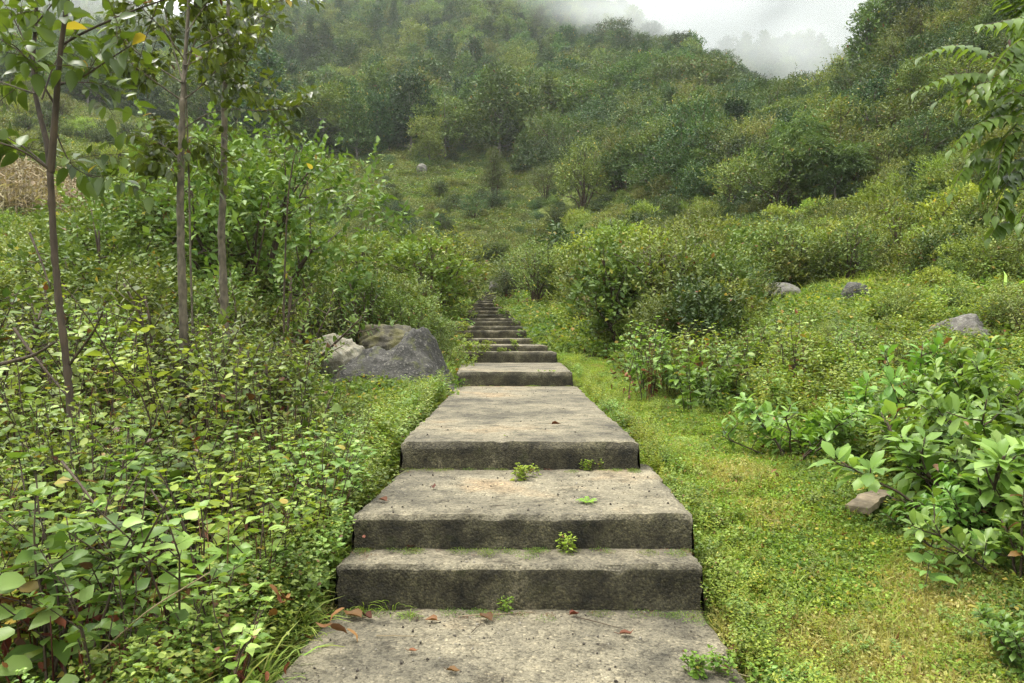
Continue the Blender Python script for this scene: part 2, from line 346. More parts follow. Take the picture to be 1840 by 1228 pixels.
# ------------------------------------------------------------------ concrete stairway
def slab(name, parent, zt, zb, fl, fr, bl, br, res=.03, rough=.012, seed=0, rows=None):
    """a cast block: top grid plus front, left and right faces, with worn edges.  fl.. are (x, y)"""
    fl, fr, bl, br = [np.array(p, float) for p in (fl, fr, bl, br)]
    nx = max(8, int((fr[0]-fl[0])/res)); ny = max(3, int((bl[1]-fl[1])/res)); nz = max(5, int((zt-zb)/res))
    u = np.linspace(0, 1, nx+1)
    V = []; 
    def prof(s):        # front riser rows then the top rows
        return s
    rows_ = [(0, zb+(zt-zb)*k/nz) for k in range(nz+1)]+[(k/ny, zt) for k in range(1, ny+1)]
    A = np.zeros((len(rows_), nx+1, 3))
    for a, (t, z) in enumerate(rows_):
        l = fl*(1-t)+bl*t; r_ = fr*(1-t)+br*t
        p = l[None]*(1-u[:, None])+r_[None]*u[:, None]
        A[a, :, :2] = p; A[a, :, 2] = z
    # edge wear: round the arris
    rad = .02
    for a, (t, z) in enumerate(rows_):
        if a <= nz:
            dz = zt-z
            if dz < rad: A[a, :, 1] += (rad-math.sqrt(max(0, rad**2-(rad-dz)**2)))*.9
            A[a, :, 1] -= .02*(dz/max(zt-zb, .01))      # slight batter
    ex = np.minimum(u, 1-u)*(fr[0]-fl[0])
    A[:, :, 2] -= (np.clip(1-ex/.03, 0, 1)**2*.018)[None]*(A[:, :, 2] > zt-.05)
    n1 = fbm(A[:, :, 0]*7+seed*3.1, A[:, :, 1]*7+A[:, :, 2]*9, 4, 20+seed); n2 = fbm(A[:, :, 0]*1.6+seed, A[:, :, 1]*1.6+A[:, :, 2]*2, 3, 40+seed)
    top = (np.arange(len(rows_)) >= nz)[:, None]
    A[:, :, 2] += np.where(top, n1*rough*.6+n2*.004, 0)
    chip = np.maximum(0, fbm(A[:, :, 0]*13+seed, A[:, :, 1]*0+seed, 3, 60+seed)-.12)
    near = np.exp(-((np.arange(len(rows_))-nz)/1.6)**2)[:, None]
    A[:, :, 2] -= near*chip*.025; 
    A[:, :, 1] += np.where(~top, n1*rough*1.3+n2*.006, 0)+near*chip*.02
    jag = fbm(np.arange(len(rows_))[:, None]*.35+seed*5+u[None]*0, u[None]*0+seed, 3, 80+seed)*.03
    A[:, 0, 0] += jag[:, 0]; A[:, -1, 0] += jag[:, 0]*-.8
    n = nx+1; i = np.arange(len(rows_)-1)[:, None]*n; j = np.arange(nx)[None]
    q = np.stack([i+j, i+j+1, i+n+j+1, i+n+j], -1).reshape(-1, 4)
    mb = MB(); mb.add(A.reshape(-1, 3), [q])
    for sidx, flip in ((0, False), (nx, True)):         # side faces down to the base
        e = A[nz:, sidx, :].copy(); b = e.copy(); b[:, 2] = zb
        mid = e*.5+b*.5; mid[:, 0] += (-.012 if sidx == 0 else .012)
        S = np.stack([b, mid, e], 0); m = S.shape[1]
        ii = np.arange(2)[:, None]*m; jj = np.arange(m-1)[None]
        qq = np.stack([ii+jj, ii+jj+1, ii+m+jj+1, ii+m+jj], -1).reshape(-1, 4)
        mb.add(S.reshape(-1, 3), [qq if flip else qq[:, ::-1]])
    e = A[-1].copy(); b = e.copy(); b[:, 2] = zb         # back face
    S = np.stack([b, e], 0); jj = np.arange(nx)
    mb.add(S.reshape(-1, 3), [np.stack([jj+1, jj, n+jj, n+jj+1], -1)])
    o = link(name, mb.mesh(name, M['concrete']), parent)
    return o
stair = bpy.data.objects.new('concrete_stairway', None); COL.objects.link(stair)
tag(stair, 'broad concrete stairway of wide landings and mossy dark risers in the foreground', 'stairway')
def lab(o, t): o['label'] = t
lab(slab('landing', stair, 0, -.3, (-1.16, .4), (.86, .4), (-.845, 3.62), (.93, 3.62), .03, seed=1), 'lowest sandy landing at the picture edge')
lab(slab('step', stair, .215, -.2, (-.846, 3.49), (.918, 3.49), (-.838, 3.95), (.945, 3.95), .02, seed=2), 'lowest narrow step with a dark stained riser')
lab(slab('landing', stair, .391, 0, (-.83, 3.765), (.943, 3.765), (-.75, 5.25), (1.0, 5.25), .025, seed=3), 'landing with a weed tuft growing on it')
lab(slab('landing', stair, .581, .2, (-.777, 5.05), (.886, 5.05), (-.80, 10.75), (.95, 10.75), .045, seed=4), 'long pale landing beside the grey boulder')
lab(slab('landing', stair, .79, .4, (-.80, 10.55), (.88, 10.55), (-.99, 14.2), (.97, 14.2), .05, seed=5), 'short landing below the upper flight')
# upper flight of narrow block steps
flight = bpy.data.objects.new('block_stair_flight', None); COL.objects.link(flight)
tag(flight, 'steep upper flight of dark narrow block steps climbing between the bushes', 'stairs')
ST = [(14.0, 838, 1000, 633), (14.65, 832, 984, 621.5), (17.0, 824, 957, 609), (18.6, 826, 946, 594), (20.2, 826, 938, 586), (21.5, 826, 935, 577), (22.8, 828, 930, 572), (25, 830, 921, 565), (27.5, 836, 915, 558.5), (29.5, 842, 902, 552), (32, 846, 886, 545), (35, 850, 884, 541)]
for k, (d, xl, xr, py) in enumerate(ST):
    z = EYE+(CY-py)/F*d; d2 = (ST[k+1][0] if k+1 < len(ST) else d+2)+.25
    a, b = (xl-CX)/F*d-.1, (xr-CX)/F*d
    nx_ = ST[min(k+1, len(ST)-1)]; a2, b2 = (nx_[1]-CX)/F*nx_[0]-.1, (nx_[2]-CX)/F*nx_[0]
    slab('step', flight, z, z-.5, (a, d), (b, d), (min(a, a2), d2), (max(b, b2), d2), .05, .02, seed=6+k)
far = bpy.data.objects.new('far_stair_flight', None); COL.objects.link(far)
tag(far, 'small distant flight of dark steps at the top of the visible path', 'stairs')
for k, (d, xl, xr, py) in enumerate([(40, 858, 892, 537), (42, 861, 891, 533), (44, 863, 890, 528.5), (46, 864, 889, 524)]):
    z = EYE+(CY-py)/F*d
    slab('step', far, z, z-.6, ((xl-CX)/F*d, d), ((xr-CX)/F*d, d), ((xl-CX)/F*d, d+2.3), ((xr-CX)/F*d, d+2.3), .08, .02, seed=20+k)

# ------------------------------------------------------------------ rocks
def icos(sub):
    import bmesh
    bm = bmesh.new(); bmesh.ops.create_icosphere(bm, subdivisions=sub, radius=1)
    V = np.array([v.co[:] for v in bm.verts]); Fc = np.array([[v.index for v in f.verts] for f in bm.faces]); bm.free()
    return V, Fc
ICO = icos(5)
def rock(name, loc, size, rz, mat, label, seed, planes=7, rough=.16, shape=None, group=None):
    rg = np.random.default_rng(seed); V, Fc = ICO; V = V.copy()
    for k in range(planes):
        n = nrm(rg.normal(size=3)); c = rg.uniform(.62, .9); dd = V@n
        V = V-np.maximum(0, dd-c)[:, None]*n*.85
    V = V+nrm(V)*(fbm(V[:, 0]*1.7+seed, V[:, 1]*1.7+V[:, 2]*1.3, 5, seed)*rough+fbm(V[:, 0]*6+seed, V[:, 2]*6+V[:, 1]*4, 3, seed+9)*rough*.25)[:, None]
    if shape: V = shape(V)
    V = V*np.array(size)
    mb = MB(); mb.add(V, [Fc]); o = link(name, mb.mesh(name, mat), None, [float(c) for c in loc]); o.rotation_euler = (0, 0, rz)
    return tag(o, label, 'rock', group)
def bshape(V):
    V = V.copy()
    # a ridge running up to a blunt peak right of the middle, hollow on the near left flank
    x, y, z = V[:, 0], V[:, 1], V[:, 2]
    top = np.clip(z, 0, 1)
    V[:, 2] += top*(.45*np.exp(-((x-.12)/.30)**2)+.10*np.exp(-((x+.6)/.3)**2)-.20*np.clip(-y, 0, 1)*np.exp(-((x+.25)/.30)**2)-.22*np.clip(x-.4, 0, 1))
    V[:, 1] -= np.clip(-y, 0, 1)*.25*np.exp(-((x-.45)/.25)**2)
    return V
def big_boulder():
    nx, ny = 110, 80; u = np.linspace(-1, 1, nx); v = np.linspace(-1, 1, ny); X, Y = np.meshgrid(u, v, indexing='ij')
    prof = np.interp(X, [-1, -.86, -.62, -.42, -.1, .05, .16, .28, .42, .55, .72, .88, 1], [.0, .26, .52, .68, .72, .80, .98, 1.05, 1.0, .84, .52, .2, 0])
    fr = np.where(Y < 0, np.clip(1-np.abs(Y)**1.7, 0, 1)**.8, np.clip(1-np.abs(Y)**2.4, 0, 1)**.6)
    a = np.array([.62, -.12]); b_ = np.array([-.12, -.86]); ab = b_-a; t = np.clip(((X-a[0])*ab[0]+(Y-a[1])*ab[1])/(ab@ab), 0, 1)
    dist = np.hypot(X-a[0]-t*ab[0], Y-a[1]-t*ab[1])
    Z = prof*fr-.15*np.exp(-((X+.04)/.26)**2-((Y+.42)/.26)**2)*(fr > 0)+.17*np.exp(-(dist/.13)**2)*fr**.3
    Z = np.maximum(Z, -.05)+(fbm(X*3, Y*3+Z*2, 4, 5)*.13-np.abs(fbm(X*4+3, Y*4+Z*3, 3, 12))*.10+fbm(X*13, Y*13+Z*9, 3, 8)*.05)*np.clip(fr*2, 0, 1)
    Z[[0, -1], :] = -.5; Z[:, [0, -1]] = -.5
    V = np.stack([X*1.02, Y*.8, Z*.95], -1).reshape(-1, 3); i = np.arange(nx-1)[:, None]*ny; j = np.arange(ny-1)[None]
    mb = MB(); mb.add(V, [np.stack([i+j, i+ny+j, i+ny+j+1, i+j+1], -1).reshape(-1, 4)])
    c = np.array([0, 0, -.5])
    o = link('boulder', mb.mesh('boulder', M['rock_dark']), None, (-1.80, 11.0, Hs(-1.9, 10.6)-.09)); tag(o, 'big dark grey boulder with a peaked ridge beside the long landing', 'rock')
big_boulder()
if 0: rock('boulder', (b[0], b[1], .62), (.95, .72, .62), .12, M['rock_dark'], 'big dark grey boulder with a peaked ridge beside the long landing', 3, 6, .14, bshape)
b = P(612, 655, 11.6); rock('boulder', (b[0], b[1], b[2]-.02), (.42, .45, .48), .4, M['rock_pale'], 'pale cream boulder left of the big grey peaked boulder', 8, 7, .34)
b = P(702, 612, 13.0); rock('boulder', (b[0], b[1], b[2]-.12), (.60, .5, .40), .2, M['rock_moss'], 'brown mossy boulder behind the big grey peaked boulder', 12, 6, .34)
b = P(1398, 530, 24); rock('rock', (b[0], b[1], b[2]-.05), (.9, .6, .45), .2, M['rock_grey'], 'flat grey rock lying low in front of the right-hand bushes', 15)
b = P(1534, 552, 17); rock('rock', (b[0], b[1], max(b[2], Hs(b[0], b[1])+.2)), (.46, .4, .40), .8, M['rock_dark'], 'small dark mossy rock in the grass below the sloping grassy bank', 19)
def slope(V):
    V = V.copy(); V[:, 2] *= 1+.2*V[:, 0]; return V
b = P(1722, 600, 11.4); rock('rock', (b[0]+.05, b[1], b[2]-.12), (.38, .5, .40), .5, M['rock_grey'], 'rounded lichen grey rock on the right bank above the broad-leaved shrubs', 23, 7, .34, slope)
b = P(758, 338, 112); rock('rock', (b[0], b[1], Hs(b[0], b[1])+.35), (1.05, 1.0, 1.25), .3, M['rock_grey'], 'whitish rock standing alone on the far green meadow', 27, 5, .25)
b = P(954, 330, 112); rock('rock', (b[0], b[1], b[2]), (.8, .8, 1.4), .3, M['rock_pale'], 'thin pale rock showing between bushes right of the meadow rock', 28)
b = P(866, 474, 62); rock('rock', (b[0], b[1], b[2]-.35), (.9, .8, .45), .1, M['rock_grey'], 'grey rock on the hillside above the far steps', 31)
b = P(880, 508, 52); rock('rock', (b[0]+.3, b[1], b[2]-.35), (.4, .4, .45), .6, M['rock_grey'], 'small pale rock right beside the top of the far steps', 33)

# plank lying among the shrubs
def plank():
    rg = np.random.default_rng(3)
    n = 14; L_, W_, T_ = .52, .14, .04
    t = np.linspace(0, 1, n); mb = MB(); secs = []
    for k in t:
        w = W_*(1-.12*k)/2; jag = rg.normal()*.006
        secs.append([[k*L_, -w+jag, 0], [k*L_, w+jag, 0], [k*L_, w+jag, T_], [k*L_, -w+jag, T_-.004*rg.random()]])
    V = np.array(secs); V[:, :, 2] += (.02*np.sin(t*5))[:, None]
    i = np.arange(n-1)[:, None]*4; j = np.arange(4)[None]; k = (j+1) % 4
    mb.add(V.reshape(-1, 3), [np.stack([i+j, i+k, i+4+k, i+4+j], -1).reshape(-1, 4), np.array([[3, 2, 1, 0], [n*4-4, n*4-3, n*4-2, n*4-1]])])
    m = bark_mat('weathered_plank', (.075, .058, .034), (.20, .155, .095), 14, 1)
    o = link('wooden_plank', mb.mesh('wooden_plank', m, False))
    p = P(1545, 903, 4.5); o.location = (p[0], p[1], Hs(p[0], p[1])+.085); o.rotation_euler = (0, R(-5), R(47))
    tag(o, 'weathered brown wooden plank poking out from under the right shrubs', 'plank')
plank()
# ------------------------------------------------------------------ plant makers (each returns a list of (part name, mesh))
def rnd(rg, a, b, n=None): return rg.uniform(a, b, n)
def az(phi, el): return np.stack([np.cos(phi)*np.cos(el), np.sin(phi)*np.cos(el), np.sin(el)], -1)
UP = np.array([0, 0, 1.])

def tints(rg, n, odd=.04):
    t = np.clip(rg.normal(.45, .22, n), 0, .92); o = rg.random(n) < odd
    t[o] = rg.uniform(.95, 1, o.sum()); return t

def herb(seed, h=.8, nst=6, leaf=.06, mat='herb', tpl=OV, spread=.16, stem='stem', dead=True, wid=.72, lo=.22, odd=.04, gap=.085):
    rg = np.random.default_rng(seed); st = MB(); lf = MB()
    Ps, Ds, Ls = [], [], []
    for k in range(nst):
        a = rg.uniform(0, 2*np.pi); b0 = np.array([*(rg.normal(size=2)*spread*.5), 0])
        hh = h*rg.uniform(.65, 1.1); lean = rg.uniform(.05, .38)
        t = np.linspace(0, 1, 7)
        out = np.array([math.cos(a), math.sin(a), 0])
        pts = b0+out*(lean*hh*t**1.5)[:, None]+UP*(hh*t)[:, None]+rg.normal(size=(7, 3))*.012*t[:, None]*[1, 1, 0]
        pts[0, 2] = -.12
        st.tube(pts, np.linspace(.0055, .0022, 7)*(h/.8)**.5, 5, rg.random())
        axes = [(pts, 1.0, lo)]
        for _ in range(rg.integers(1, 4)):                      # side shoots
            s = rg.uniform(.35, .8); p0 = np.array([np.interp(s, t, pts[:, c]) for c in range(3)])
            a2 = rg.uniform(0, 2*np.pi); l2 = hh*rg.uniform(.18, .38)
            q = p0+az(np.array(a2), np.array(rg.uniform(.5, 1.0)))*np.linspace(0, l2, 4)[:, None]
            st.tube(q, np.linspace(.003, .0016, 4), 4, rg.random()); axes.append((q, .8, .3))
        for (q, ls, l0) in axes:
            seg = np.concatenate([[0], np.cumsum(np.linalg.norm(np.diff(q, axis=0), axis=1))]); tot = seg[-1]
            s = l0*tot; rot = rg.uniform(0, 3); 
            while s < tot:
                f = s/tot; p = np.array([np.interp(s, seg, q[:, c]) for c in range(3)])
                for w in (0, np.pi):
                    if rg.random() < .1+.35*(1-f)**2: continue
                    phi = rot+w+rg.normal()*.3; el = rg.normal()*.28+(-.45+.75*f)
                    d = az(np.array(phi), np.array(el)); L = leaf*ls*rg.uniform(.6, 1.25)*(.6+.8*math.sin(math.pi*min(1, .2+.75*f)))
                    Ps.append(p+d*.35*L); Ds.append(d); Ls.append(L)
                    st.tube([p, p+d*.37*L], .0012, 3, .5, False)
                rot += np.pi/2; s += gap*rg.uniform(.65, 1.2)*(1.15-.5*f)
            for w in range(4):
                d = az(np.array(rot+w*1.57), np.array(rg.uniform(.2, .8))); Ps.append(q[-1]); Ds.append(d); Ls.append(leaf*rg.uniform(.35, .7))
    Ps, Ds, Ls = map(np.array, (Ps, Ds, Ls)); n = len(Ps)
    lf.leaves(Ps, Ds, UP+rg.normal(size=(n, 3))*.35, Ls, Ls*wid*rg.uniform(.85, 1.1, n), tints(rg, n, odd), tpl)
    parts = [('foliage', lf.mesh('herb_foliage', M[mat]))]
    parts.append(('stem', st.mesh('herb_stem', M[stem])))
    if dead:
        dm = MB(); nd_ = 5*nst
        p = np.stack([rg.normal(size=nd_)*spread, rg.normal(size=nd_)*spread, rg.uniform(.05, .5, nd_)*h], -1)
        dm.leaves(p, az(rg.uniform(0, 6.3, nd_), rg.uniform(-1.4, -.2, nd_)), rg.normal(size=(nd_, 3)), leaf*.9, leaf*.4, rg.random(nd_), OVD)
        for _ in range(nst):
            a = rg.uniform(0, 6.3); q = np.array([math.cos(a), math.sin(a), 0])*np.linspace(.03, .22, 4)[:, None]*rg.uniform(.3, 1.3)+UP*np.linspace(-.1, h*rg.uniform(.4, .8), 4)[:, None]
            dm.tube(q, np.linspace(.004, .0015, 4), 4, rg.uniform(0, .5))
        parts.append(('dead_leaves_stalks', dm.mesh('herb_dead_leaves_stalks', M['dead'])))  # withered leaves and bare dead stalks together in one mesh
    return parts

def broad(seed, h=.8, nb=8, leaf=.12, mat='broad', tpl=OBO, wid=.52, rad=.55, whorl=8, twig=(4, 8), odd=.02, stem='stem'):
    """many-branched shrub of large leaves set round the twig ends"""
    rg = np.random.default_rng(seed); st = MB(); lf = MB(); Ps, Ds, Ls, Us = [], [], [], []
    for k in range(nb):
        phi = 2*np.pi*k/nb+rg.normal()*.4; el = rg.uniform(.45, 1.45); L = h*rg.uniform(.6, 1.0)/(.25+.75*math.sin(el)) 
        L = min(L, rad*1.1/max(.05, math.cos(el)))
        t = np.linspace(0, 1, 6); d = az(np.array(phi), np.array(el))
        pts = d*(L*t)[:, None]+UP*(-.06*t**2*L)[:, None]+rg.normal(size=(6, 3))*.015*t[:, None]; pts[0, 2] = -.1
        st.tube(pts, np.linspace(.011, .004, 6)*(h/.8), 5, rg.random())
        ends = [(pts[-2], pts[-1])]
        for _ in range(rg.integers(*twig)):
            s = rg.uniform(.3, .95); p0 = np.array([np.interp(s, t, pts[:, c]) for c in range(3)])
            dd = nrm(az(np.array(phi+rg.normal()*1.1), np.array(rg.uniform(.1, 1.2)))); l2 = rg.uniform(.12, .3)*h
            q = np.stack([p0, p0+dd*l2*.5, p0+dd*l2+UP*.02]); st.tube(q, [.005, .004, .0025], 4, rg.random()); ends.append((p0, q[-1]))
        for p0, p1 in ends:
            ax = nrm(p1-p0); n = rg.integers(whorl-2, whorl+4); rot = rg.uniform(0, 6)
            for m_ in range(n):
                f = m_/n; phi2 = rot+2.4*m_
                side = nrm(np.cross(ax, nrm(np.array([math.cos(phi2), math.sin(phi2), .25]))))
                dl = nrm(side*1.0+ax*(.1+.6*f)+UP*(.12+.2*f)+rg.normal(size=3)*.15)
                Lf = leaf*rg.uniform(.65, 1.1)*(1-.35*f**3); p = p1-ax*(.16*h*(1-f))
                Ps.append(p+dl*.12*Lf); Ds.append(dl); Ls.append(Lf); Us.append(UP+ax*.3)
    Ps, Ds, Ls, Us = map(np.array, (Ps, Ds, Ls, Us)); n = len(Ps)
    lf.leaves(Ps, Ds, Us+rg.normal(size=(n, 3))*.22, Ls, Ls*wid*rg.uniform(.9, 1.1, n), tints(rg, n, odd), tpl)
    return [('foliage', lf.mesh('shrub_foliage', M[mat])), ('stem', st.mesh('shrub_stem', M[stem]))]

def crown(mb, rg, lobes, nspr, m, spr, leaf, wid, upb=.6, tpl=DIA, zmin=-.45, flat=1.0, hang=0, odd=.02):
    """sprays of leaves over and inside a set of lobes (x, y, z, rx, ry, rz)"""
    lobes = np.array(lobes, float); w = lobes[:, 3]*lobes[:, 5]; k = rg.choice(len(lobes), nspr, p=w/w.sum())
    d = nrm(rg.normal(size=(nspr, 3))); d[:, 2] = np.where(d[:, 2] < zmin, -d[:, 2], d[:, 2])
    r = rg.uniform(.45, 1.08, nspr)**.6; r = np.where(rg.random(nspr) < .12, rg.uniform(1.05, 1.45, nspr), r)
    lump = 1+.22*np.sin(d[:, 0]*5+k*1.7)*np.cos(d[:, 1]*6+k)+.12*np.sin(d[:, 2]*9+k*2.2)
    p = lobes[k, :3]+d*lobes[k, 3:]*(r*lump)[:, None]
    ax = nrm(d*[1, 1, .5*flat]+UP*upb+rg.normal(size=(nspr, 3))*.45-UP*hang)
    side = nrm(np.cross(ax, UP+rg.normal(size=(nspr, 3))*.35))
    st = np.clip(rg.normal(.45, .16, nspr), .02, .88)
    Ps, Ds, Us, Ts = [], [], [], []
    for j in range(m):
        t = (j+.5)/m; s = 1 if j % 2 else -1
        dl = nrm(ax*(.35+.5*t)+side*s*(1-.5*t)*.9+rg.normal(size=(nspr, 3))*.28)
        Ps.append(p+ax*spr*(t-.4)); Ds.append(dl); Us.append(UP*.9+d*.5+rg.normal(size=(nspr, 3))*.45)
        Ts.append(np.clip(st+rg.normal(size=nspr)*.12, 0, .92))
    Ps, Ds, Us, Ts = map(np.concatenate, (Ps, Ds, Us, Ts)); n = len(Ps)
    o = rg.random(n) < odd; Ts[o] = rg.uniform(.95, 1, o.sum())
    L = leaf*rg.uniform(.6, 1.2, n)
    mb.leaves(Ps, Ds, Us, L, L*wid, Ts, tpl)

def lobeset(rg, n, R_, z0, z1, r0, r1, squash=.75, cone=0):
    out = []
    for k in range(n):
        f = (k+.5)/n; a = k*2.4+rg.normal()*.4; z = z0+(z1-z0)*f
        prof = (1-f) if cone else math.sin(math.pi*(.18+.72*f))**.7
        rr = R_*prof*rg.uniform(.35, 1.0); s = rg.uniform(r0, r1)*(.55+.45*prof)
        out.append((rr*math.cos(a), rr*math.sin(a), z, s, s*rg.uniform(.85, 1.15), s*squash*rg.uniform(.8, 1.15)))
    return out

def limbs(mb, rg, lobes, z_fork, r, h0=-.2, sides=6):
    """tapered trunk with limbs into the lobes"""
    top = max(l[2] for l in lobes); t = np.linspace(0, 1, 8)
    pts = np.stack([np.cumsum(rg.normal(size=8)*.02*top*.5)*t, np.cumsum(rg.normal(size=8)*.02*top*.5)*t, h0+(top-h0)*t], -1)
    mb.tube(pts, np.linspace(r, r*.2, 8), sides, .5)
    for l in lobes:
        s = np.clip((z_fork+(l[2]-z_fork)*.45)/top, .05, .95); p0 = np.array([np.interp(s, t, pts[:, c]) for c in range(3)]); p1 = np.array(l[:3])
        q = p0*(1-t[::2])[:, None]+p1*t[::2][:, None]; q[:, 2] += np.sin(t[::2]*np.pi)*-.06*(top)
        mb.tube(q, np.linspace(r*.42, r*.08, len(q)), 5, .5)

def bush(seed, h=1.6, w=1.3, n=9, nspr=420, m=7, leaf=.065, mat='bush', wid=.55, spr=.2, squash=.8, tpl=DIA, stem='stem', odd=.02, upb=.6, cone=0):
    rg = np.random.default_rng(seed); lo = lobeset(rg, n, w*.42, h*.22, h*.84, w*.2, w*.33, squash, cone)
    f = MB(); crown(f, rg, lo, nspr, m, spr, leaf, wid, upb, tpl, odd=odd); s = MB()
    for l in lo:
        b0 = np.array([rg.normal()*.06, rg.normal()*.06, -.15]); t = np.linspace(0, 1, 5)
        q = b0*(1-t)[:, None]+np.array(l[:3])*t[:, None]; q[:, 2] += np.sin(t*np.pi)*.1*h
        s.tube(q, np.linspace(.014*h, .004*h, 5), 5, rg.random())
        for _ in range(3):
            e = np.array(l[:3])+nrm(rg.normal(size=3)+UP*.8)*l[3]; s.tube(np.stack([q[3], (q[3]+e)/2+rg.normal(size=3)*.03, e]), [.006*h, .004*h, .002*h], 4, rg.random())
    return [('foliage', f.mesh('bush_foliage', M[mat])), ('stem', s.mesh('bush_stem', M[stem]))]

def tree(seed, kind='round', h=11, mat='tree_mid', nspr=620, m=6, leaf=.42, spr=1.1):
    nspr = int(nspr*1.5)
    rg = np.random.default_rng(seed); hang = 0; upb = .5; wid = .5
    if kind == 'round': lo = lobeset(rg, 13, h*.27, h*.18, h*.88, h*.12, h*.19, .72)
    elif kind == 'tall': lo = lobeset(rg, 13, h*.17, h*.15, h*.92, h*.09, h*.14, .95)
    elif kind == 'spread': lo = lobeset(rg, 14, h*.34, h*.26, h*.88, h*.12, h*.2, .45)
    elif kind == 'layer':
        lo = []
        for k in range(16):
            f = k/15; a = k*2.4; rr = h*.25*(1-f*.75)*rg.uniform(.4, 1); lo.append((rr*math.cos(a), rr*math.sin(a), h*(.25+.7*f), h*.15*(1.1-f*.7), h*.15*(1.1-f*.7), h*.045))
        upb = .15
    elif kind == 'cone':
        lo = []
        for k in range(18):
            f = k/17; a = k*2.4; rr = h*.16*(1-f)*rg.uniform(.3, 1); lo.append((rr*math.cos(a), rr*math.sin(a), h*(.14+.82*f), h*.11*(1.05-f*.85), h*.11*(1.05-f*.85), h*.08))
        upb = .2; wid = .3
    elif kind == 'bamboo':
        lo = []
        for k in range(14):
            a = k*2.4; f = k/13; rr = h*(.05+.25*rg.random()); lo.append((rr*math.cos(a), rr*math.sin(a), h*(.35+.55*rg.random()), h*.13, h*.13, h*.17))
        hang = .9; wid = .22; upb = .3
    f = MB(); crown(f, rg, lo, nspr, m, spr, leaf, wid, upb, DIA, hang=hang)
    s = MB(); limbs(s, rg, lo, h*.22, h*.016+.02, -.6)
    return [('crown', f.mesh('tree_crown', M[mat])), ('trunk', s.mesh('tree_trunk', M['trunk_far']))]

def fern(seed, nfr=8, L=.6, mat='fern', leaf=.11):
    rg = np.random.default_rng(seed); f = MB(); s = MB(); Ps, Ds, Ls, Us = [], [], [], []
    for k in range(nfr):
        phi = 2*np.pi*k/nfr+rg.normal()*.25; t = np.linspace(0, 1, 10); LL = L*rg.uniform(.7, 1.1)
        o = np.array([math.cos(phi), math.sin(phi), 0]); q = o*(LL*.8*t)[:, None]+UP*(LL*(.75*t-.62*t**2.2))[:, None]
        s.tube(q, np.linspace(.004, .0012, 10), 4, rg.random()); sd = np.cross(UP, o)
        for j in np.linspace(.14, .99, 22):
            p = np.array([np.interp(j, t, q[:, c]) for c in range(3)]); ll = leaf*LL/.6*math.sin(math.pi*(.22+.76*j))**.8
            for w in (-1, 1):
                Ps.append(p); Ds.append(sd*w+o*.35-UP*.12+rg.normal(size=3)*.06); Ls.append(ll); Us.append(UP+o*-.2)
    Ps, Ds, Ls, Us = map(np.array, (Ps, Ds, Ls, Us)); f.leaves(Ps, Ds, Us, Ls, Ls*.26, tints(rg, len(Ps), .01), LAN)
    return [('fronds', f.mesh('fern_fronds', M[mat])), ('stem', s.mesh('fern_stem', M['stem_green']))]

def tuft(seed, n=60, L=.45, mat='grass', w=.012, sp=.06):
    rg = np.random.default_rng(seed); f = MB()
    a = rg.uniform(0, 6.3, n); r = rg.uniform(0, sp, n); p = np.stack([r*np.cos(a), r*np.sin(a), np.zeros(n)-.02], -1)
    el = rg.uniform(.5, 1.5, n); d = az(a+rg.normal(size=n)*.5, el)
    Ls = L*rg.uniform(.5, 1.1, n)
    half = .5*Ls; f.leaves(p, d, UP*.4-d*.0+rg.normal(size=(n, 3))*.3+np.stack([np.cos(a), np.sin(a), 0*a], -1)*-.6, half*1.02, w, rg.uniform(.1, .9, n), (np.array([[0, .5, 0], [0, -.5, 0], [1, .4, .0], [1, -.4, .0]]), [np.array([[0, 1, 3, 2]])]))
    d2 = nrm(d+np.stack([np.cos(a), np.sin(a), -1.0+0*a], -1)*rg.uniform(.3, .9, n)[:, None])
    f.leaves(p+d*half[:, None], d2, UP+rg.normal(size=(n, 3))*.2, half, w*.85, rg.uniform(.1, .9, n), BLADE)
    return f.mesh('grass_tuft', M[mat])

def mat_patch(seed, mat, n=240, R_=.2, hmax=.08, leaf=.022, blades=30, bl=.09, tpl=DIA, wid=.7):
    rg = np.random.default_rng(seed); f = MB(); a = rg.uniform(0, 6.3, n); r = R_*np.sqrt(rg.random(n))
    p = np.stack([r*np.cos(a), r*np.sin(a), hmax*rg.random(n)**.8*(1-.5*(r/R_)**2)], -1)
    L = leaf*rg.uniform(.5, 1.3, n)
    f.leaves(p, az(rg.uniform(0, 6.3, n), rg.normal(.1, .4, n)), UP+rg.normal(size=(n, 3))*.45, L, L*wid, tints(rg, n, .03), tpl)
    a = rg.uniform(0, 6.3, blades); r = R_*np.sqrt(rg.random(blades)); p = np.stack([r*np.cos(a), r*np.sin(a), 0*a], -1)
    if blades: f.leaves(p, az(rg.uniform(0, 6.3, blades), rg.uniform(.4, 1.4, blades)), rg.normal(size=(blades, 3)), bl*rg.uniform(.5, 1.3, blades), .005, rg.uniform(.2, .9, blades), BLADE)
    return f.mesh('ground_cover_patch', M[mat])

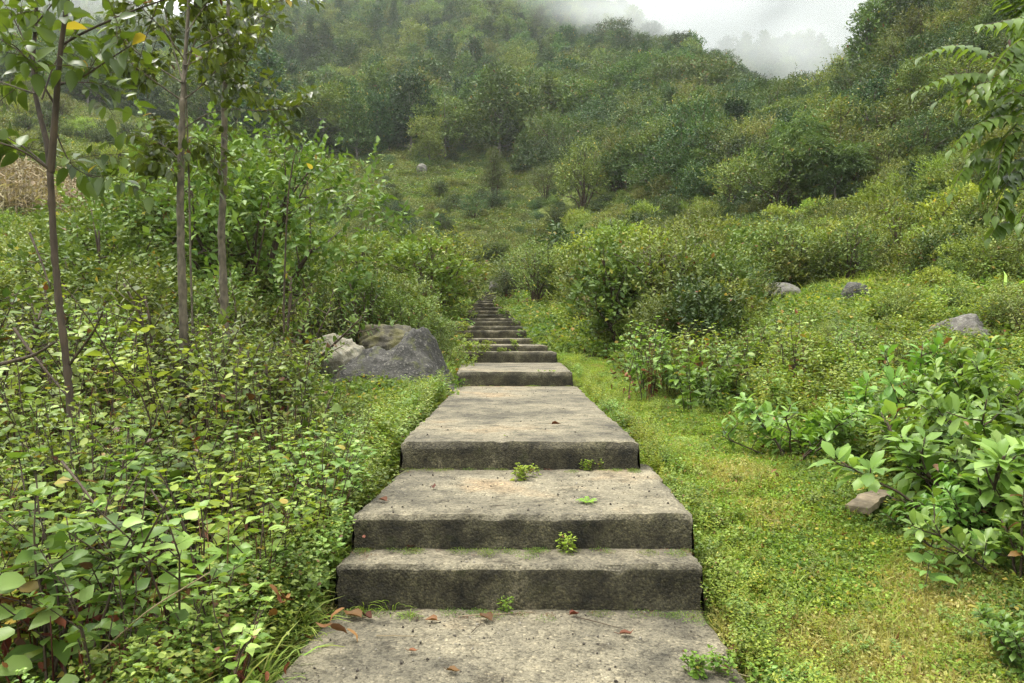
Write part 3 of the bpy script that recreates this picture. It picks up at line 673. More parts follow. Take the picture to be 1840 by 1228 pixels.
# ------------------------------------------------------------------ stuff: copies set on a cloud of points
def scatter(name, meshes, pts, rot, scl, idx, label=None, cat=None):
    me = bpy.data.meshes.new(name); n = len(pts)
    me.vertices.add(n); me.vertices.foreach_set('co', np.asarray(pts, np.float32).ravel())
    for nm, typ, arr, key in (('rot', 'FLOAT_VECTOR', rot, 'vector'), ('scl', 'FLOAT', scl, 'value'), ('idx', 'INT', idx, 'value')):
        a = me.attributes.new(nm, typ, 'POINT'); a.data.foreach_set(key, np.asarray(arr, np.int32 if typ == 'INT' else np.float32).ravel())
    o = link(name, me); tag(o, label, cat, None, 'stuff')
    ng = bpy.data.node_groups.new(name, 'GeometryNodeTree')
    ng.interface.new_socket('Geometry', in_out='INPUT', socket_type='NodeSocketGeometry'); ng.interface.new_socket('Geometry', in_out='OUTPUT', socket_type='NodeSocketGeometry')
    N = ng.nodes; lk = ng.links.new
    gi, go, ip, jn = N.new('NodeGroupInput'), N.new('NodeGroupOutput'), N.new('GeometryNodeInstanceOnPoints'), N.new('GeometryNodeJoinGeometry')
    for m_ in meshes:
        src = bpy.data.objects.new(name+'_source', m_)           # data only, not in the scene
        oi = N.new('GeometryNodeObjectInfo'); oi.inputs['Object'].default_value = src; oi.inputs['As Instance'].default_value = True
        lk(oi.outputs['Geometry'], jn.inputs[0])
    lk(gi.outputs[0], ip.inputs['Points']); lk(jn.outputs[0], ip.inputs['Instance']); ip.inputs['Pick Instance'].default_value = True
    def attr(nm, typ):
        a = N.new('GeometryNodeInputNamedAttribute'); a.data_type = typ; a.inputs['Name'].default_value = nm; return a.outputs['Attribute']
    lk(attr('idx', 'INT'), ip.inputs['Instance Index']); lk(attr('rot', 'FLOAT_VECTOR'), ip.inputs['Rotation']); lk(attr('scl', 'FLOAT'), ip.inputs['Scale'])
    lk(ip.outputs[0], go.inputs[0])
    md = o.modifiers.new('scatter', 'NODES'); md.node_group = ng
    return o

def ud_points(n, px0, px1, d0, d1, rg):
    """random points over a wedge of ground, evenly spread in angle and log distance"""
    u = (rg.uniform(px0, px1, n)-CX)/F; d = np.exp(rg.uniform(math.log(d0), math.log(d1), n))
    return u*d, d
# ------------------------------------------------------------------ prototypes
HERB = [herb(100+k, .8, 7, .060+.006*k, 'herb', [OV, OVD, LAN, OV][k], lo=.26, gap=.098) for k in range(4)]+[herb(110+k, .8, 6, .05, 'herb_yellow', lo=.3) for k in range(2)]
HERBT = [herb(120+k, 1.3, 8, .07, 'herb', [OV, OVD, LAN][k], spread=.22, lo=.35, gap=.1) for k in range(3)]
MIDB = [bush(215+k, 2.6, 2.3, 13, 400, 6, .115+.01*k, m_, .52, .30, .75, upb=.8) for k, m_ in enumerate(['bush', 'bush_bright', 'bush', 'bush_olive', 'bush_bright', 'bush_dark', 'bush'])]
PALE = [herb(130+k, .6, 9, .07, 'herb', OV, .2, lo=.35, dead=False, wid=.62) for k in range(2)]
BROAD = [broad(140+k, .8, 9, .122, 'broad', wid=.5, odd=.012) for k in range(4)]
LEAFY = [broad(150+k, 1.5, 9, .085, 'bush', OV, .55, .8, 8, (5, 9)) for k in range(3)]
BUSH = {'bush': [bush(160+k) for k in range(3)], 'bush_dark': [bush(170+k, mat='bush_dark', nspr=520) for k in range(2)],
        'bush_bright': [bush(180+k, mat='bush_bright', leaf=.06, upb=.9) for k in range(2)],
        'bush_olive': [bush(190+k, mat='bush_olive', leaf=.05, nspr=380) for k in range(2)],
        'bush_rust': [bush(200, mat='bush_rust', leaf=.05, nspr=260)],
        'herby': [bush(205+k, mat='bush', leaf=.075, nspr=330, h=1.3, w=1.4) for k in range(2)]}
TREES = [tree(300, 'round'), tree(301, 'tall', mat='tree_dark'), tree(302, 'spread', mat='tree_mid'), tree(303, 'layer', mat='tree_dark'),
         tree(304, 'round', mat='tree_dark'), tree(305, 'tall', mat='tree_mid'), tree(306, 'round', mat='tree_yellow'), tree(307, 'spread', mat='tree_yellow'), tree(308, 'cone', mat='tree_dark'), tree(309, 'layer', mat='tree_mid')]
BIGBUSH = [bush(320+k, 4, 3.8, 12, 620, 6, .17, m_, .5, .5, .8) for k, m_ in enumerate(['tree_mid', 'tree_yellow', 'tree_dark', 'bush_olive', 'tree_yellow', 'bush'])]
BAMBOO = [tree(330+k, 'bamboo', 8, 'bamboo', 900, 7, .5, 1.0) for k in range(2)]
FERN = [fern(340+k) for k in range(2)]
TUFT = [tuft(350+k) for k in range(2)]+[tuft(352, 40, .35, 'straw')]
PATCH = {'cover': [mat_patch(360+k, 'cover') for k in range(3)], 'dry': [mat_patch(370+k, 'cover_dry', 200, .2, .06, .018, 70, .08) for k in range(2)],
         'dark': [mat_patch(380+k, 'cover_dark', 170, .2, .12, .032, 20, .1) for k in range(3)], 'dead': [mat_patch(390, 'dead', 26, .2, .03, .045, 0, wid=.5)]}
HB = {'herb': .8, 'herbt': 1.3, 'pale': .6, 'broad': .8, 'leafy': 1.5, 'bush': 1.6, 'fern': .45}
RB = np.random.default_rng(77)

def ground_at(x, y): return H(np.asarray(x), np.asarray(y))
ROCKS = [(-1.87, 10.9, 1.15), (-2.75, 11.6, .6), (-2.15, 13.2, .8), (8.8, 24, 1.2), (8.5, 22.6, .7), (8.0, 17, .6), (7.8, 16.2, .4), (7.1, 11.4, .5), (6.9, 10.8, .4), (2.2, 4.5, .4), (2.45, 4.8, .35)]
def clear(x, y, r=.3):
    if y > 9 and 520 < CX+x/y*F < 768 and y < 13: return False
    if abs(x-pathx(y)) < .98+r and -1 < y < 36: return False
    if abs(x-pathx(y)) < .6+r and 36 <= y < 50: return False
    return all((x-a)**2+(y-b_)**2 > (c+r*.6)**2 for a, b_, c in ROCKS)

def band(n, px, dr, top, protos, hbase, name, label, cat, group, lo=.4, hi=1.6, rad=.25, vary=.25, pick=None, smax=None, accept=None):
    tx = [t[0] for t in top]; ty = [t[1] for t in top]; got = []; tries = 0
    while len(got) < n and tries < n*40:
        tries += 1
        u = (RB.uniform(*px)-CX)/F; d = math.exp(RB.uniform(math.log(dr[0]), math.log(dr[1]))) if dr[1] > dr[0]*1.2 else RB.uniform(*dr)
        x = u*d
        if not clear(x, d, min(rad, .12)): continue
        ppx = CX+u*F
        if accept and not accept(ppx, d): continue
        z = Hs(x, d); zt = EYE+(CY-np.interp(ppx, tx, ty))/F*d
        s = (zt-z)/hbase
        if s < lo: continue
        s = min(s, hi)*RB.uniform(1-vary, 1.0)
        if any((x-a)**2+(d-b_)**2 < (rad*(s+s2)*.8)**2 for a, b_, s2 in got): continue
        got.append((x, d, s)); k = RB.integers(len(protos)) if pick is None else pick(ppx, d)
        w = s*RB.uniform(.9, 1.25)
        lb = label[k % len(label)] if isinstance(label, list) else label
        gp = group[k % len(group)] if isinstance(group, list) else group
        place(name, protos[k], (x, d, z-.03), RB.uniform(0, 6.3), (w, w, s), lb, cat, gp, (RB.normal()*.06, RB.normal()*.06))
    return got

# ---------------- left thicket
HL = ['leafy herb with opposite green leaves on brown stems in the left foreground', 'leafy herb with broad pale green leaves in the left foreground', 'bushy green herb with brown dead stalks in the left foreground',
      'many-stemmed green herb in the left foreground', 'yellow-green herb with smaller leaves in the left foreground', 'thin yellow-green herb of the left foreground']
HG = ['opposite-leaved herbs in the left foreground', 'pale broad-leaved herbs in the left foreground', 'stalky herbs in the left foreground', 'many-stemmed herbs in the left foreground', 'yellow-green herbs in the left foreground', 'thin yellow-green herbs in the left foreground']
FRONT = [(-300, 640), (0, 660), (100, 650), (200, 670), (300, 730), (400, 735), (520, 725), (600, 740), (660, 775), (720, 840), (750, 940)]
band(66, (-120, 730), (2.5, 5.2), FRONT, HERB, .86, 'herb', HL, 'herb', HG, .35, 1.15, .2, .35)
MIDL = [(-300, 480), (0, 490), (150, 500), (280, 500), (400, 560), (500, 590), (560, 625), (590, 690), (700, 715), (740, 780)]
HL2 = ['tall upright herb behind the left foreground herbs', 'tall leafy herb with dark stems beside the left saplings', 'tall dense herb growing near the grey boulder']
HL2 = [a+' in the left thicket' for a in ('tall upright herb with many stems', 'tall dark-stemmed leafy herb', 'tall dense green herb')]
band(46, (-150, 700), (5.2, 9.3), MIDL, HERBT, 1.4, 'tall_herb', HL2, 'herb', HL2, .3, 1.25, .26)
for k, (px, d, tp) in enumerate([(95, 4.1, 655), (140, 3.9, 690), (175, 4.2, 665), (60, 4.0, 680), (215, 4.3, 690)]):
    x = (px-CX)/F*d; s = (EYE+(CY-tp)/F*d-Hs(x, d))/1.4
    place('tall_herb', HERBT[k % 3], (x, d, Hs(x, d)-.03), RB.uniform(0, 6.3), (s*.8, s*.8, s), ['leafy herb hiding the foot of the forked young tree', 'second leafy herb right of the foot of the forked young tree', 'herb standing right of the reddish trunk foot', 'herb standing left of the reddish trunk foot', 'herb beside the forked dark twig'][k], 'herb')
band(40, (-200, 560), (6.5, 10.5), [(-300, 440), (0, 455), (330, 450), (450, 520), (560, 610)], LEAFY, 1.5, 'shrub', 'leafy shrub standing in the left thicket under the slender trunks', 'shrub', 'leafy shrubs in the left thicket', .5, 1.4, .4)
LB = [(-300, 400), (100, 420), (300, 440), (420, 440), (500, 430), (600, 440), (700, 450), (760, 500), (790, 565), (812, 640)]
band(40, (120, 800), (10.5, 19), LB, LEAFY+BUSH['bush'], 1.6, 'shrub', 'dense green shrub left of the stairway behind the boulders', 'shrub', 'dense shrubs behind the left boulders', .4, 1.6, .45)
band(34, (-200, 440), (13, 32), [(-300, 350), (0, 380), (130, 365), (160, 330), (250, 310), (440, 320)], BUSH['bush']+BUSH['bush_bright'], 1.6, 'shrub', 'light green shrub below the dry maize field', 'shrub', 'light green shrubs below the maize field', .5, 2.2, .5)
band(16, (640, 830), (6.5, 14), [(600, 700), (700, 735), (740, 700), (800, 640), (830, 650)], HERB, .86, 'herb', 'low herb at the left edge of the long landing', 'herb', 'low herbs at the left edge of the long landing', .25, .7, .18)

# ---------------- right side, foreground shrubs one by one
def one(protos, k, px, py, d, h, hbase, name, label, cat, w=1.0, rz=None, group=None):
    p = P(px, py, d); z = Hs(p[0], d); s = h/hbase
    return place(name, protos[k], (p[0], d, z-.03), RB.uniform(0, 6.3) if rz is None else rz, (s*w, s*w, s), label, cat, group)
one(BROAD, 0, 1425, 800, 6.0, .72, .86, 'shrub', 'low wide broad-leaved shrub standing alone at the edge of the grassy verge', 'shrub', 1.2)
one(BROAD, 1, 1500, 800, 6.3, .42, .86, 'shrub', 'small broad-leaved shrub squeezed between the low wide shrub and the taller right one', 'shrub', 1.0)
one(BROAD, 2, 1640, 800, 6.7, 1.12, .86, 'shrub', 'tallest broad-leaved shrub below the rounded lichen rock', 'shrub', .85)
one(BROAD, 3, 1745, 790, 6.4, 1.02, .86, 'shrub', 'broad-leaved shrub with large pale top leaves right of the tallest one', 'shrub', .8)
one(BROAD, 3, 1735, 900, 5.2, .62, .86, 'shrub', 'dark broad-leaved shrub hanging over the wooden plank', 'shrub', 1.0)
one(BROAD, 1, 1765, 950, 4.7, .85, .86, 'shrub', 'glossy broad-leaved shrub behind the lone thin sapling', 'shrub', .95)
one(BROAD, 0, 1800, 900, 5.0, 1.0, .86, 'shrub', 'bushy broad-leaved shrub at the right picture edge above the lowest one', 'shrub', .95)
one(BROAD, 2, 1735, 1000, 4.2, .55, .86, 'shrub', 'low glossy shrub just left of the right edge shrubs', 'shrub', 1.1)
one(BROAD, 2, 1835, 1040, 3.7, .66, .86, 'shrub', 'big-leaved shrub cut by the right picture edge', 'shrub', 1.05)
one(BROAD, 1, 1850, 1230, 2.8, .34, .86, 'shrub', 'lowest large-leaved shrub in the bottom right corner', 'shrub', 1.0)
one(BROAD, 3, 1890, 780, 5.6, 1.15, .86, 'shrub', 'shrub half outside the right edge beneath the feathery branch', 'shrub', 1)
one(BROAD, 0, 1630, 830, 6.1, .6, .86, 'shrub', 'broad-leaved shrub directly behind the wooden plank', 'shrub', 1)
band(30, (1560, 1960), (4.4, 8.0), [(1540, 850), (1600, 740), (1700, 665), (1850, 660), (2000, 640)], BROAD, .86, 'shrub', 'broad-leaved shrub filling the dense clump on the right', 'shrub', 'broad-leaved shrubs of the right clump', .35, 1.2, .24, accept=lambda px, d: px > 1560+(6.6-d)*75)
lone = herb(701, .42, 1, .085, 'broad', OV, .02, dead=False, lo=.5, gap=.06)
one([lone], 0, 1660, 1050, 3.55, .30, .42, 'sapling', 'lone thin sapling with a few pale leaves in front of the glossy shrubs', 'sapling', 1.1)
one([herb(702, .9, 4, .10, 'broad', OV, .1, dead=False)], 0, 1235, 740, 8.0, .75, .9, 'sapling', 'upright sapling with dark leaves at the far end of the bright verge', 'sapling')
one(BROAD, 1, 1275, 735, 8.4, .72, .86, 'shrub', 'dark-leaved shrub beside the upright sapling on the bright verge', 'shrub', .9)
one(BROAD, 2, 1200, 700, 9.2, .7, .86, 'shrub', 'round shrub on the left side of the pale herb patch', 'shrub', .9)
for k, (px, py, d, L, t) in enumerate([(1180, 800, 6.2, .8, 'light green fern beside the right end of the long landing'), (1070, 715, 9, .8, 'fern leaning over the right edge of the long landing'),
        (1520, 585, 13, 1.5, 'fern below the small dark mossy rock'), (1450, 600, 12, 1.3, 'fern left of the rock on the right slope'), (1640, 600, 13, 1.4, 'fern between the two right-hand rocks'),
        (1455, 690, 8.5, .9, 'yellow-green fern above the low wide shrub'), (1570, 530, 19, 2.0, 'fern on the grassy bank'), (1400, 575, 14, 1.3, 'small fern under the flat grey rock')]):
    one(FERN, k % 2, px, py, d, .45*L, .5, 'fern', t, 'fern')
# pale herbs and darker shrubs of the right slope
RT = [(1040, 690), (1100, 640), (1150, 600), (1250, 590), (1350, 590), (1450, 590), (1600, 600), (1700, 650), (1800, 640), (1950, 600)]
band(46, (1130, 1640), (8.6, 14), RT, PALE+HERB[:2], .66, 'herb', 'pale green herb in the patch below the flat grey rock', 'herb', 'pale herbs on the right slope', .4, 1.5, .26)
band(22, (1640, 1960), (7.8, 11), [(1600, 640), (1700, 680), (1800, 640), (1950, 600)], PALE+BROAD[:1], .7, 'herb', 'green herb on the bank around the rounded lichen rock', 'herb', 'herbs around the rounded rock', .4, 1.5, .26)
band(16, (1760, 2000), (11, 17), [(1750, 540), (1800, 500), (1900, 480)], BUSH['herby']+FERN, 1.3, 'shrub', 'spreading bright herb on the bank under the feathery branch', 'shrub', 'spreading herbs under the feathery branch', .4, 1.6, .4)
band(34, (1300, 1960), (10.5, 17), [(1300, 585), (1400, 580), (1480, 572), (1560, 575), (1640, 560), (1690, 640), (1770, 640), (1800, 520), (1960, 480)], BUSH['herby']+BUSH['bush_olive']+LEAFY[:2], 1.4, 'shrub', 'low mixed shrub among the rocks of the right slope', 'shrub', 'low mixed shrubs among the right rocks', .22, 1.1, .35)
band(12, (1580, 1720), (13, 18), [(1570, 560), (1600, 520), (1720, 500)], BUSH['herby'], 1.3, 'shrub', 'green herb clump between the small dark rock and the right edge', 'shrub', 'herb clumps on the right bank', .3, 1.3, .4)
BANDR = [(930, 600), (960, 560), (1000, 500), (1060, 470), (1130, 455), (1250, 450), (1330, 470), (1370, 520), (1600, 470), (1700, 450), (1960, 420)]
band(44, (985, 1370), (15, 26), BANDR, LEAFY[:2]+MIDB[:1]+MIDB[2:4]+BUSH['bush_rust']+LEAFY[2:]+MIDB[6:]+MIDB[1:2], 2.0, 'shrub', ['leafy mid-green shrub right of the upper steps', 'open leafy shrub right of the upper steps', 'dense leafy shrub right of the upper steps', 'green shrub right of the upper steps', 'olive green shrub right of the upper steps', 'brownish sparse shrub right of the upper steps', 'broad leafy shrub right of the upper steps', 'lush green shrub right of the upper steps', 'yellow-green shrub right of the upper steps'],
     'shrub', ['leafy shrubs right of the upper steps', 'open shrubs right of the upper steps', 'dense shrubs right of the upper steps', 'green shrubs right of the upper steps', 'olive shrubs right of the upper steps', 'brownish shrubs right of the upper steps', 'broad shrubs right of the upper steps', 'lush shrubs right of the upper steps', 'yellow-green shrubs right of the upper steps'], .4, 1.5, .5, accept=lambda px, d: (px-CX)/F*d-pathx(d) > 2.5)
band(50, (1230, 2000), (25, 38), [(1200, 420), (1300, 380), (1400, 390), (1500, 380), (1600, 340), (1700, 330), (1850, 320), (2000, 300)], MIDB[:3]+MIDB[4:5]+MIDB[6:], 2.6, 'shrub', 'tall light green shrub above the rocks on the right slope', 'shrub', 'tall shrubs above the right rocks', .4, 1.9, .75, .2)
band(36, (890, 1280), (28, 58), [(880, 480), (930, 440), (1000, 410), (1100, 395), (1200, 380), (1300, 370)], MIDB, 2.6, 'shrub', 'rounded shrub in the thicket behind the upper steps', 'shrub', 'rounded shrubs behind the upper steps', .35, 1.6, .8)
band(30, (560, 870), (22, 58), [(540, 430), (600, 420), (700, 400), (800, 400), (840, 470), (870, 480)], MIDB, 2.6, 'shrub', 'green shrub on the slope left of the far steps', 'shrub', 'shrubs left of the far steps', .3, 1.3, .8)
# shrubbery beyond counting between the single shrubs
x, y = ud_points(3000, -250, 2050, 13, 75, RB); px = CX+x/y*F; dp = np.abs(x-pathx(y))
m_ = (dp > np.where(y > 55, .5, 2.2+y*.02)) & ~((px > 1350) & (px < 1640) & (y < 25)) & ~((px > 540) & (px < 870) & (y > 58)) & ~((px < 330) & (y > 36)) & ~((px < 800) & (px > 520) & (y < 15))
m_ &= np.array([clear(a, b_, .4) for a, b_ in zip(x, y)]) & ~((px > 1340) & (y < 17))
SB = [t[0][1] for t in MIDB+BUSH['bush']+BUSH['bush_dark']+LEAFY[:1]]
rot = np.zeros((m_.sum(), 3)); rot[:, 2] = RB.uniform(0, 6.3, m_.sum())
scatter('shrubbery', SB, np.stack([x, y, H(x, y)-.1], -1)[m_], rot, (np.clip(.35+y/60, .42, 1.0)*RB.uniform(.45, 1.1, len(y)))[m_], RB.integers(0, len(SB), m_.sum()), 'mixed shrubbery covering the middle slopes between the single shrubs', 'shrubbery')
# single shrubs that stand out
one(BUSH['bush_dark'], 0, 912, 515, 38, 1.9, 1.6, 'shrub', 'very dark round shrub right of the far steps', 'shrub', 1.1)
one(BUSH['bush_bright'], 0, 1030, 470, 36, 2.2, 1.6, 'shrub', 'round yellow-green shrub above the olive bushes', 'shrub', 1.2)
one(BUSH['bush_bright'], 1, 1140, 460, 38, 2.6, 1.6, 'shrub', 'wide yellow-green shrub right of the round one', 'shrub', 1.3)
one(BUSH['bush_dark'], 1, 775, 430, 52, 3.0, 1.6, 'shrub', 'dark round shrub left of the far steps', 'shrub', .95)
one([bush(210, 2.2, 1.3, 12, 520, 7, .07, 'bush_dark', cone=1)], 0, 573, 418, 56, 3.2, 2.2, 'small_tree', 'dark cone-shaped little tree on the lower meadow', 'tree', 1)
one(BUSH['bush_olive'], 0, 665, 440, 42, 2.3, 1.6, 'shrub', 'grey-olive spreading shrub next to the dark cone-shaped tree', 'shrub', 1.3)
one(BUSH['bush_rust'], 0, 768, 520, 22, 1.3, 1.6, 'shrub', 'reddish brown shrub leaning over the left side of the upper steps', 'shrub', .8)
one([bush(211, 3.6, 3.4, 14, 900, 7, .13, 'tree_fresh', .55, .35, odd=0)], 0, 450, 440, 15, 5.3, 3.6, 'small_tree', 'light green bushy tree behind the slender trunks', 'tree', .95)
one([bush(212, 3.0, 3.0, 14, 900, 7, .11, 'bush', .55, .3)], 0, 385, 450, 17, 4.6, 3.0, 'small_tree', 'darker bushy tree tucked under the light green bushy tree', 'tree', 1.0)
one([bush(213, 3.0, 2.6, 13, 800, 7, .12, 'bush', .6, .3)], 0, 245, 440, 16, 3.9, 3.0, 'small_tree', 'leafy green bush left of the two slender trunks', 'tree', 1.0)
one(BAMBOO, 0, 1430, 370, 50, 7.0, 8, 'small_tree', 'feathery blue-green tree at the foot of the right hill', 'tree', .75)
one(BAMBOO, 1, 1500, 385, 47, 5.5, 8, 'small_tree', 'drooping fresh green tree beside the feathery blue-green one', 'tree', 1.0)
one([bush(214, 7, 4.2, 15, 900, 7, .2, 'bush_olive', .4, .5, cone=1)], 0, 888, 365, 98, 8.5, 7, 'small_tree', 'olive feathery tree standing in front of the forest at the meadow edge', 'tree', .9)
for px, py, d, h, k, t in [(1050, 330, 78, 7.5, 1, 'lumpy yellowish tree left of its twin at the forest edge'), (1185, 335, 76, 6.5, 4, 'lumpy straw-green tree right of its twin at the forest edge'), (1120, 340, 80, 6, 3, 'olive tree between the two lumpy ones'),
                           (1270, 330, 70, 5.5, 0, 'rounded green tree right of the lumpy ones'), (1330, 350, 62, 5, 2, 'dark bushy tree at the foot of the right hill'), (980, 345, 92, 5, 3, 'olive bush left of the lumpy trees')]:
    one(BIGBUSH, k, px, py, d, h, 4, 'tree', t, 'tree', .95)
pale = herb(703, 3.4, 1, .12, 'bush_bright', OV, .02, 'trunk_grey', False, lo=.62, gap=.12)
one([pale], 0, 1622, 500, 20, 3.3, 3.4, 'sapling', 'thin pale-stemmed sapling rising from the grassy bank', 'sapling')
for k, (px, py, d) in enumerate([(1690, 500, 19), (1800, 505, 15)]):
    one([[('leaves', tuft(720+k, 16, 1.1, 'fern', .07, .05))]], 0, px, py, d, 1.0, 1, 'strap_plant', ['strap-leaved plant above the grassy bank left of the right edge', 'strap-leaved plant near the right edge under the feathery branch'][k], 'plant')
# ---------------- meadow scrub and left terraces
band(95, (530, 900), (58, 114), [(530, 312), (700, 315), (900, 322)], MIDB[:1]+MIDB[2:4]+MIDB[5:]+MIDB[5:6]+BIGBUSH[2:3], 2.6, 'bush', 'low scrub bush on the far green meadow', 'bush', 'scrub bushes on the far meadow', .25, .9, .6, .55)
band(120, (-120, 500), (60, 140), [(-150, 120), (500, 160)], MIDB+MIDB[5:6], 2.6, 'bush', 'rounded bush on the terraced slope above the maize field', 'bush', 'bushes on the left terraces', .25, 1.5, .8, .7)

# ---------------- forest
def forest_sites():
    rg = np.random.default_rng(9); sites = []; cell = {}
    def ok(x, y, s):
        c = (int(x//8), int(y//8))
        for a in (-1, 0, 1):
            for b_ in (-1, 0, 1):
                for (x2, y2, s2) in cell.get((c[0]+a, c[1]+b_), ()):
                    if (x-x2)**2+(y-y2)**2 < (s+s2)**2: return False
        cell.setdefault(c, []).append((x, y, s)); return True
    for n, px, dr, hs, sp in [(9000, (940, 2060), (40, 125), (2.6, 6.0), .22), (9000, (-260, 2100), (112, 300), (8.0, 15), .2), (11000, (-260, 2100), (300, 560), (10, 16), .22), (8000, (-300, 2150), (560, 1350), (11, 16), .34)]:
        for _ in range(n):
            u = (rg.uniform(*px)-CX)/F; d = math.sqrt(rg.uniform(dr[0]**2, dr[1]**2)); ppx = CX+u*F
            lim = np.interp(ppx, [-300, 300, 430, 520, 900, 1000, 1100, 1230, 1400, 2200], [138, 135, 122, 117, 118, 104, 80, 62, 50, 42])
            if d < lim: continue
            h = rg.uniform(*hs)*(1+.25*rg.random()**3)
            if dr[1] == 125: h *= np.clip(.6+d/150, .7, 1.3)
            if ok(u*d, d, h*sp): sites.append((u*d, d, h))
    S = np.array(sites); S = np.c_[S, H(S[:, 0], S[:, 1])]
    # what the ground in front of it hides
    keep = []
    for x, y, h, z in S:
        t = np.linspace(.25, .985, 40); zz = H(x*t, y*t); line = EYE+(z+h-EYE)*t
        keep.append(bool((zz < line).all()))
    return S[np.array(keep)]
S = forest_sites()
S = S[np.argsort(-(S[:, 2]/S[:, 1]))]
print('forest sites', len(S))
KIND = ['round-crowned green', 'tall dark', 'wide-crowned green', 'layered dark', 'round-crowned dark', 'tall mid-green', 'round-crowned yellowish', 'wide-crowned yellowish', 'slim conical dark', 'layered mid-green']
BKIND = ['bushy mid-green', 'bushy yellowish', 'bushy dark', 'bushy olive', 'bushy straw-green', 'bushy fresh green']
rest = []; rest2 = []; count = 0
def ridge(px, d): return px > 940 and d < 130
for x, y, h, z in S:
    px = CX+x/y*F; right = px > 940 and y < 126
    rr = RB.random()
    if right and RB.random() < .72: protos, k, hb, kn = BIGBUSH, int(RB.integers(6)), 4., BKIND
    else: protos, k, hb, kn = TREES, int(RB.choice(10, p=[.18, .07, .15, .06, .09, .12, .12, .10, .03, .08])), 11., KIND
    if h/y < .018 and y > 300: k = min(k, 7)
    s = h/hb
    if -60 < px < 1900 and count < 290:
        count += 1; reg = 'on the scrubby right hill' if right else ('at the lower edge of the hillside forest' if y < 150 else 'in the forest of the central hillside')
        w = s*RB.uniform(.85, 1.2)
        place('tree', protos[k], (x, y, z-.2), RB.uniform(0, 6.3), (w, w, s), kn[k]+' tree '+reg, 'tree', kn[k]+' trees '+reg, (RB.normal()*.04, RB.normal()*.04))
    else: (rest if hb > 5 else rest2).append((x, y, z-.3, s, k))
rest = np.array(rest)
if len(rest):
    n = len(rest); rot = np.zeros((n, 3)); rot[:, 2] = RB.uniform(0, 6.3, n)
    crowns = [t[0][1] for t in TREES]
    scatter('forest', crowns, rest[:, :3], rot, rest[:, 3], rest[:, 4], 'dense misty forest covering the upper hillsides', 'forest')
    x, y = ud_points(9500, -260, 2080, 32, 520, RB); px = CX+x/y*F
    lim = np.interp(px, [-300, 300, 430, 520, 860, 920, 1050, 1230, 1400, 2200], [140, 137, 124, 119, 116, 82, 58, 40, 34, 30]); m_ = y > lim-3
    rest2 = np.concatenate([np.array(rest2).reshape(-1, 5), np.stack([x, y, H(x, y)-.4, np.clip(y/150, .35, 1.3)*RB.uniform(.35, .75, len(x)), RB.integers(0, 6, len(x))], -1)[m_]])
    n = len(rest2); rot = np.zeros((n, 3)); rot[:, 2] = RB.uniform(0, 6.3, n)
    scatter('understory', [BIGBUSH[k][0][1] for k in (0, 2, 2, 2, 5, 1)], rest2[:, :3], rot, rest2[:, 3], rest2[:, 4], 'dense scrub and undergrowth filling the gaps between the hillside trees', 'undergrowth')  # mostly the dark-leaved bush: shade of the gaps between crowns put into leaf colour
for px, py, d, h, k, t in [(1560, 150, 86, 12, 5, 'open-branched pine standing on the right ridge against the mist'), (1635, 120, 84, 10, 4, 'dark round tree on the right ridge beside the open pine'),
                           (1503, 150, 95, 6.5, 3, 'small layered pine lower down the right ridge'), (1600, 120, 88, 10.5, 1, 'dark tall tree between the open pine and the dark round tree'), (1335, 185, 150, 9, 8, 'slim dark conifer at the foot of the misty gap')]:
    one(TREES, k, px, py, d, h, 11, 'tree', t, 'tree', .9)
# ------------------------------------------------------------------ slender trees near the camera
def poly(pts, d, base, dd=None, n=5):
    """a limb from points of the photograph, each with its own distance, smoothed; relative to the tree base"""
    dd = np.zeros(len(pts)) if dd is None else np.linspace(0, dd, len(pts))
    w = np.array([P(px, py, d+e) for (px, py), e in zip(pts, dd)])-base
    t = np.linspace(0, len(pts)-1, (len(pts)-1)*n+1); return np.stack([np.interp(t, np.arange(len(pts)), w[:, c]) for c in range(3)], -1)
def smooth(q, k=2):
    for _ in range(k): q = np.concatenate([q[:1], (q[:-2]+q[1:-1]*2+q[2:])/4, q[-1:]])
    return q
def along(q, s):
    seg = np.concatenate([[0], np.cumsum(np.linalg.norm(np.diff(q, axis=0), axis=1))]); s = s*seg[-1]
    p = np.array([np.interp(s, seg, q[:, c]) for c in range(3)]); i = min(len(q)-2, np.searchsorted(seg, s, side='right')-1)
    return p, nrm(q[i+1]-q[i])
def leafy(lf, st, q, rg, n, leaf, s0=.25, droop=.5, spread=.9, wid=.55, tpl=OV, pet=.25, odd=.03):
    Ps, Ds, Ls, Us = [], [], [], []
    for k in range(n):
        p, a = along(q, s0+(1-s0)*(k+.5)/n); ph = k*2.4+rg.normal()*.5
        rv = nrm(np.cross(a, [math.cos(ph), math.sin(ph), .4])); d = nrm(rv*spread+a*.45+rg.normal(size=3)*.25-UP*droop*rg.uniform(.3, 1.2))
        L = leaf*rg.uniform(.55, 1.15); e = p+nrm(rv+a*.5+UP*.1)*L*pet
        st.tube(np.stack([p, e]), .0016, 3, .5, False); Ps.append(e); Ds.append(d); Ls.append(L); Us.append(UP+rv*.7+rg.normal(size=3)*.4)
    Ps, Ds, Ls, Us = map(np.array, (Ps, Ds, Ls, Us)); lf.leaves(Ps, Ds, Us, Ls, Ls*wid, tints(rg, n, odd), tpl)
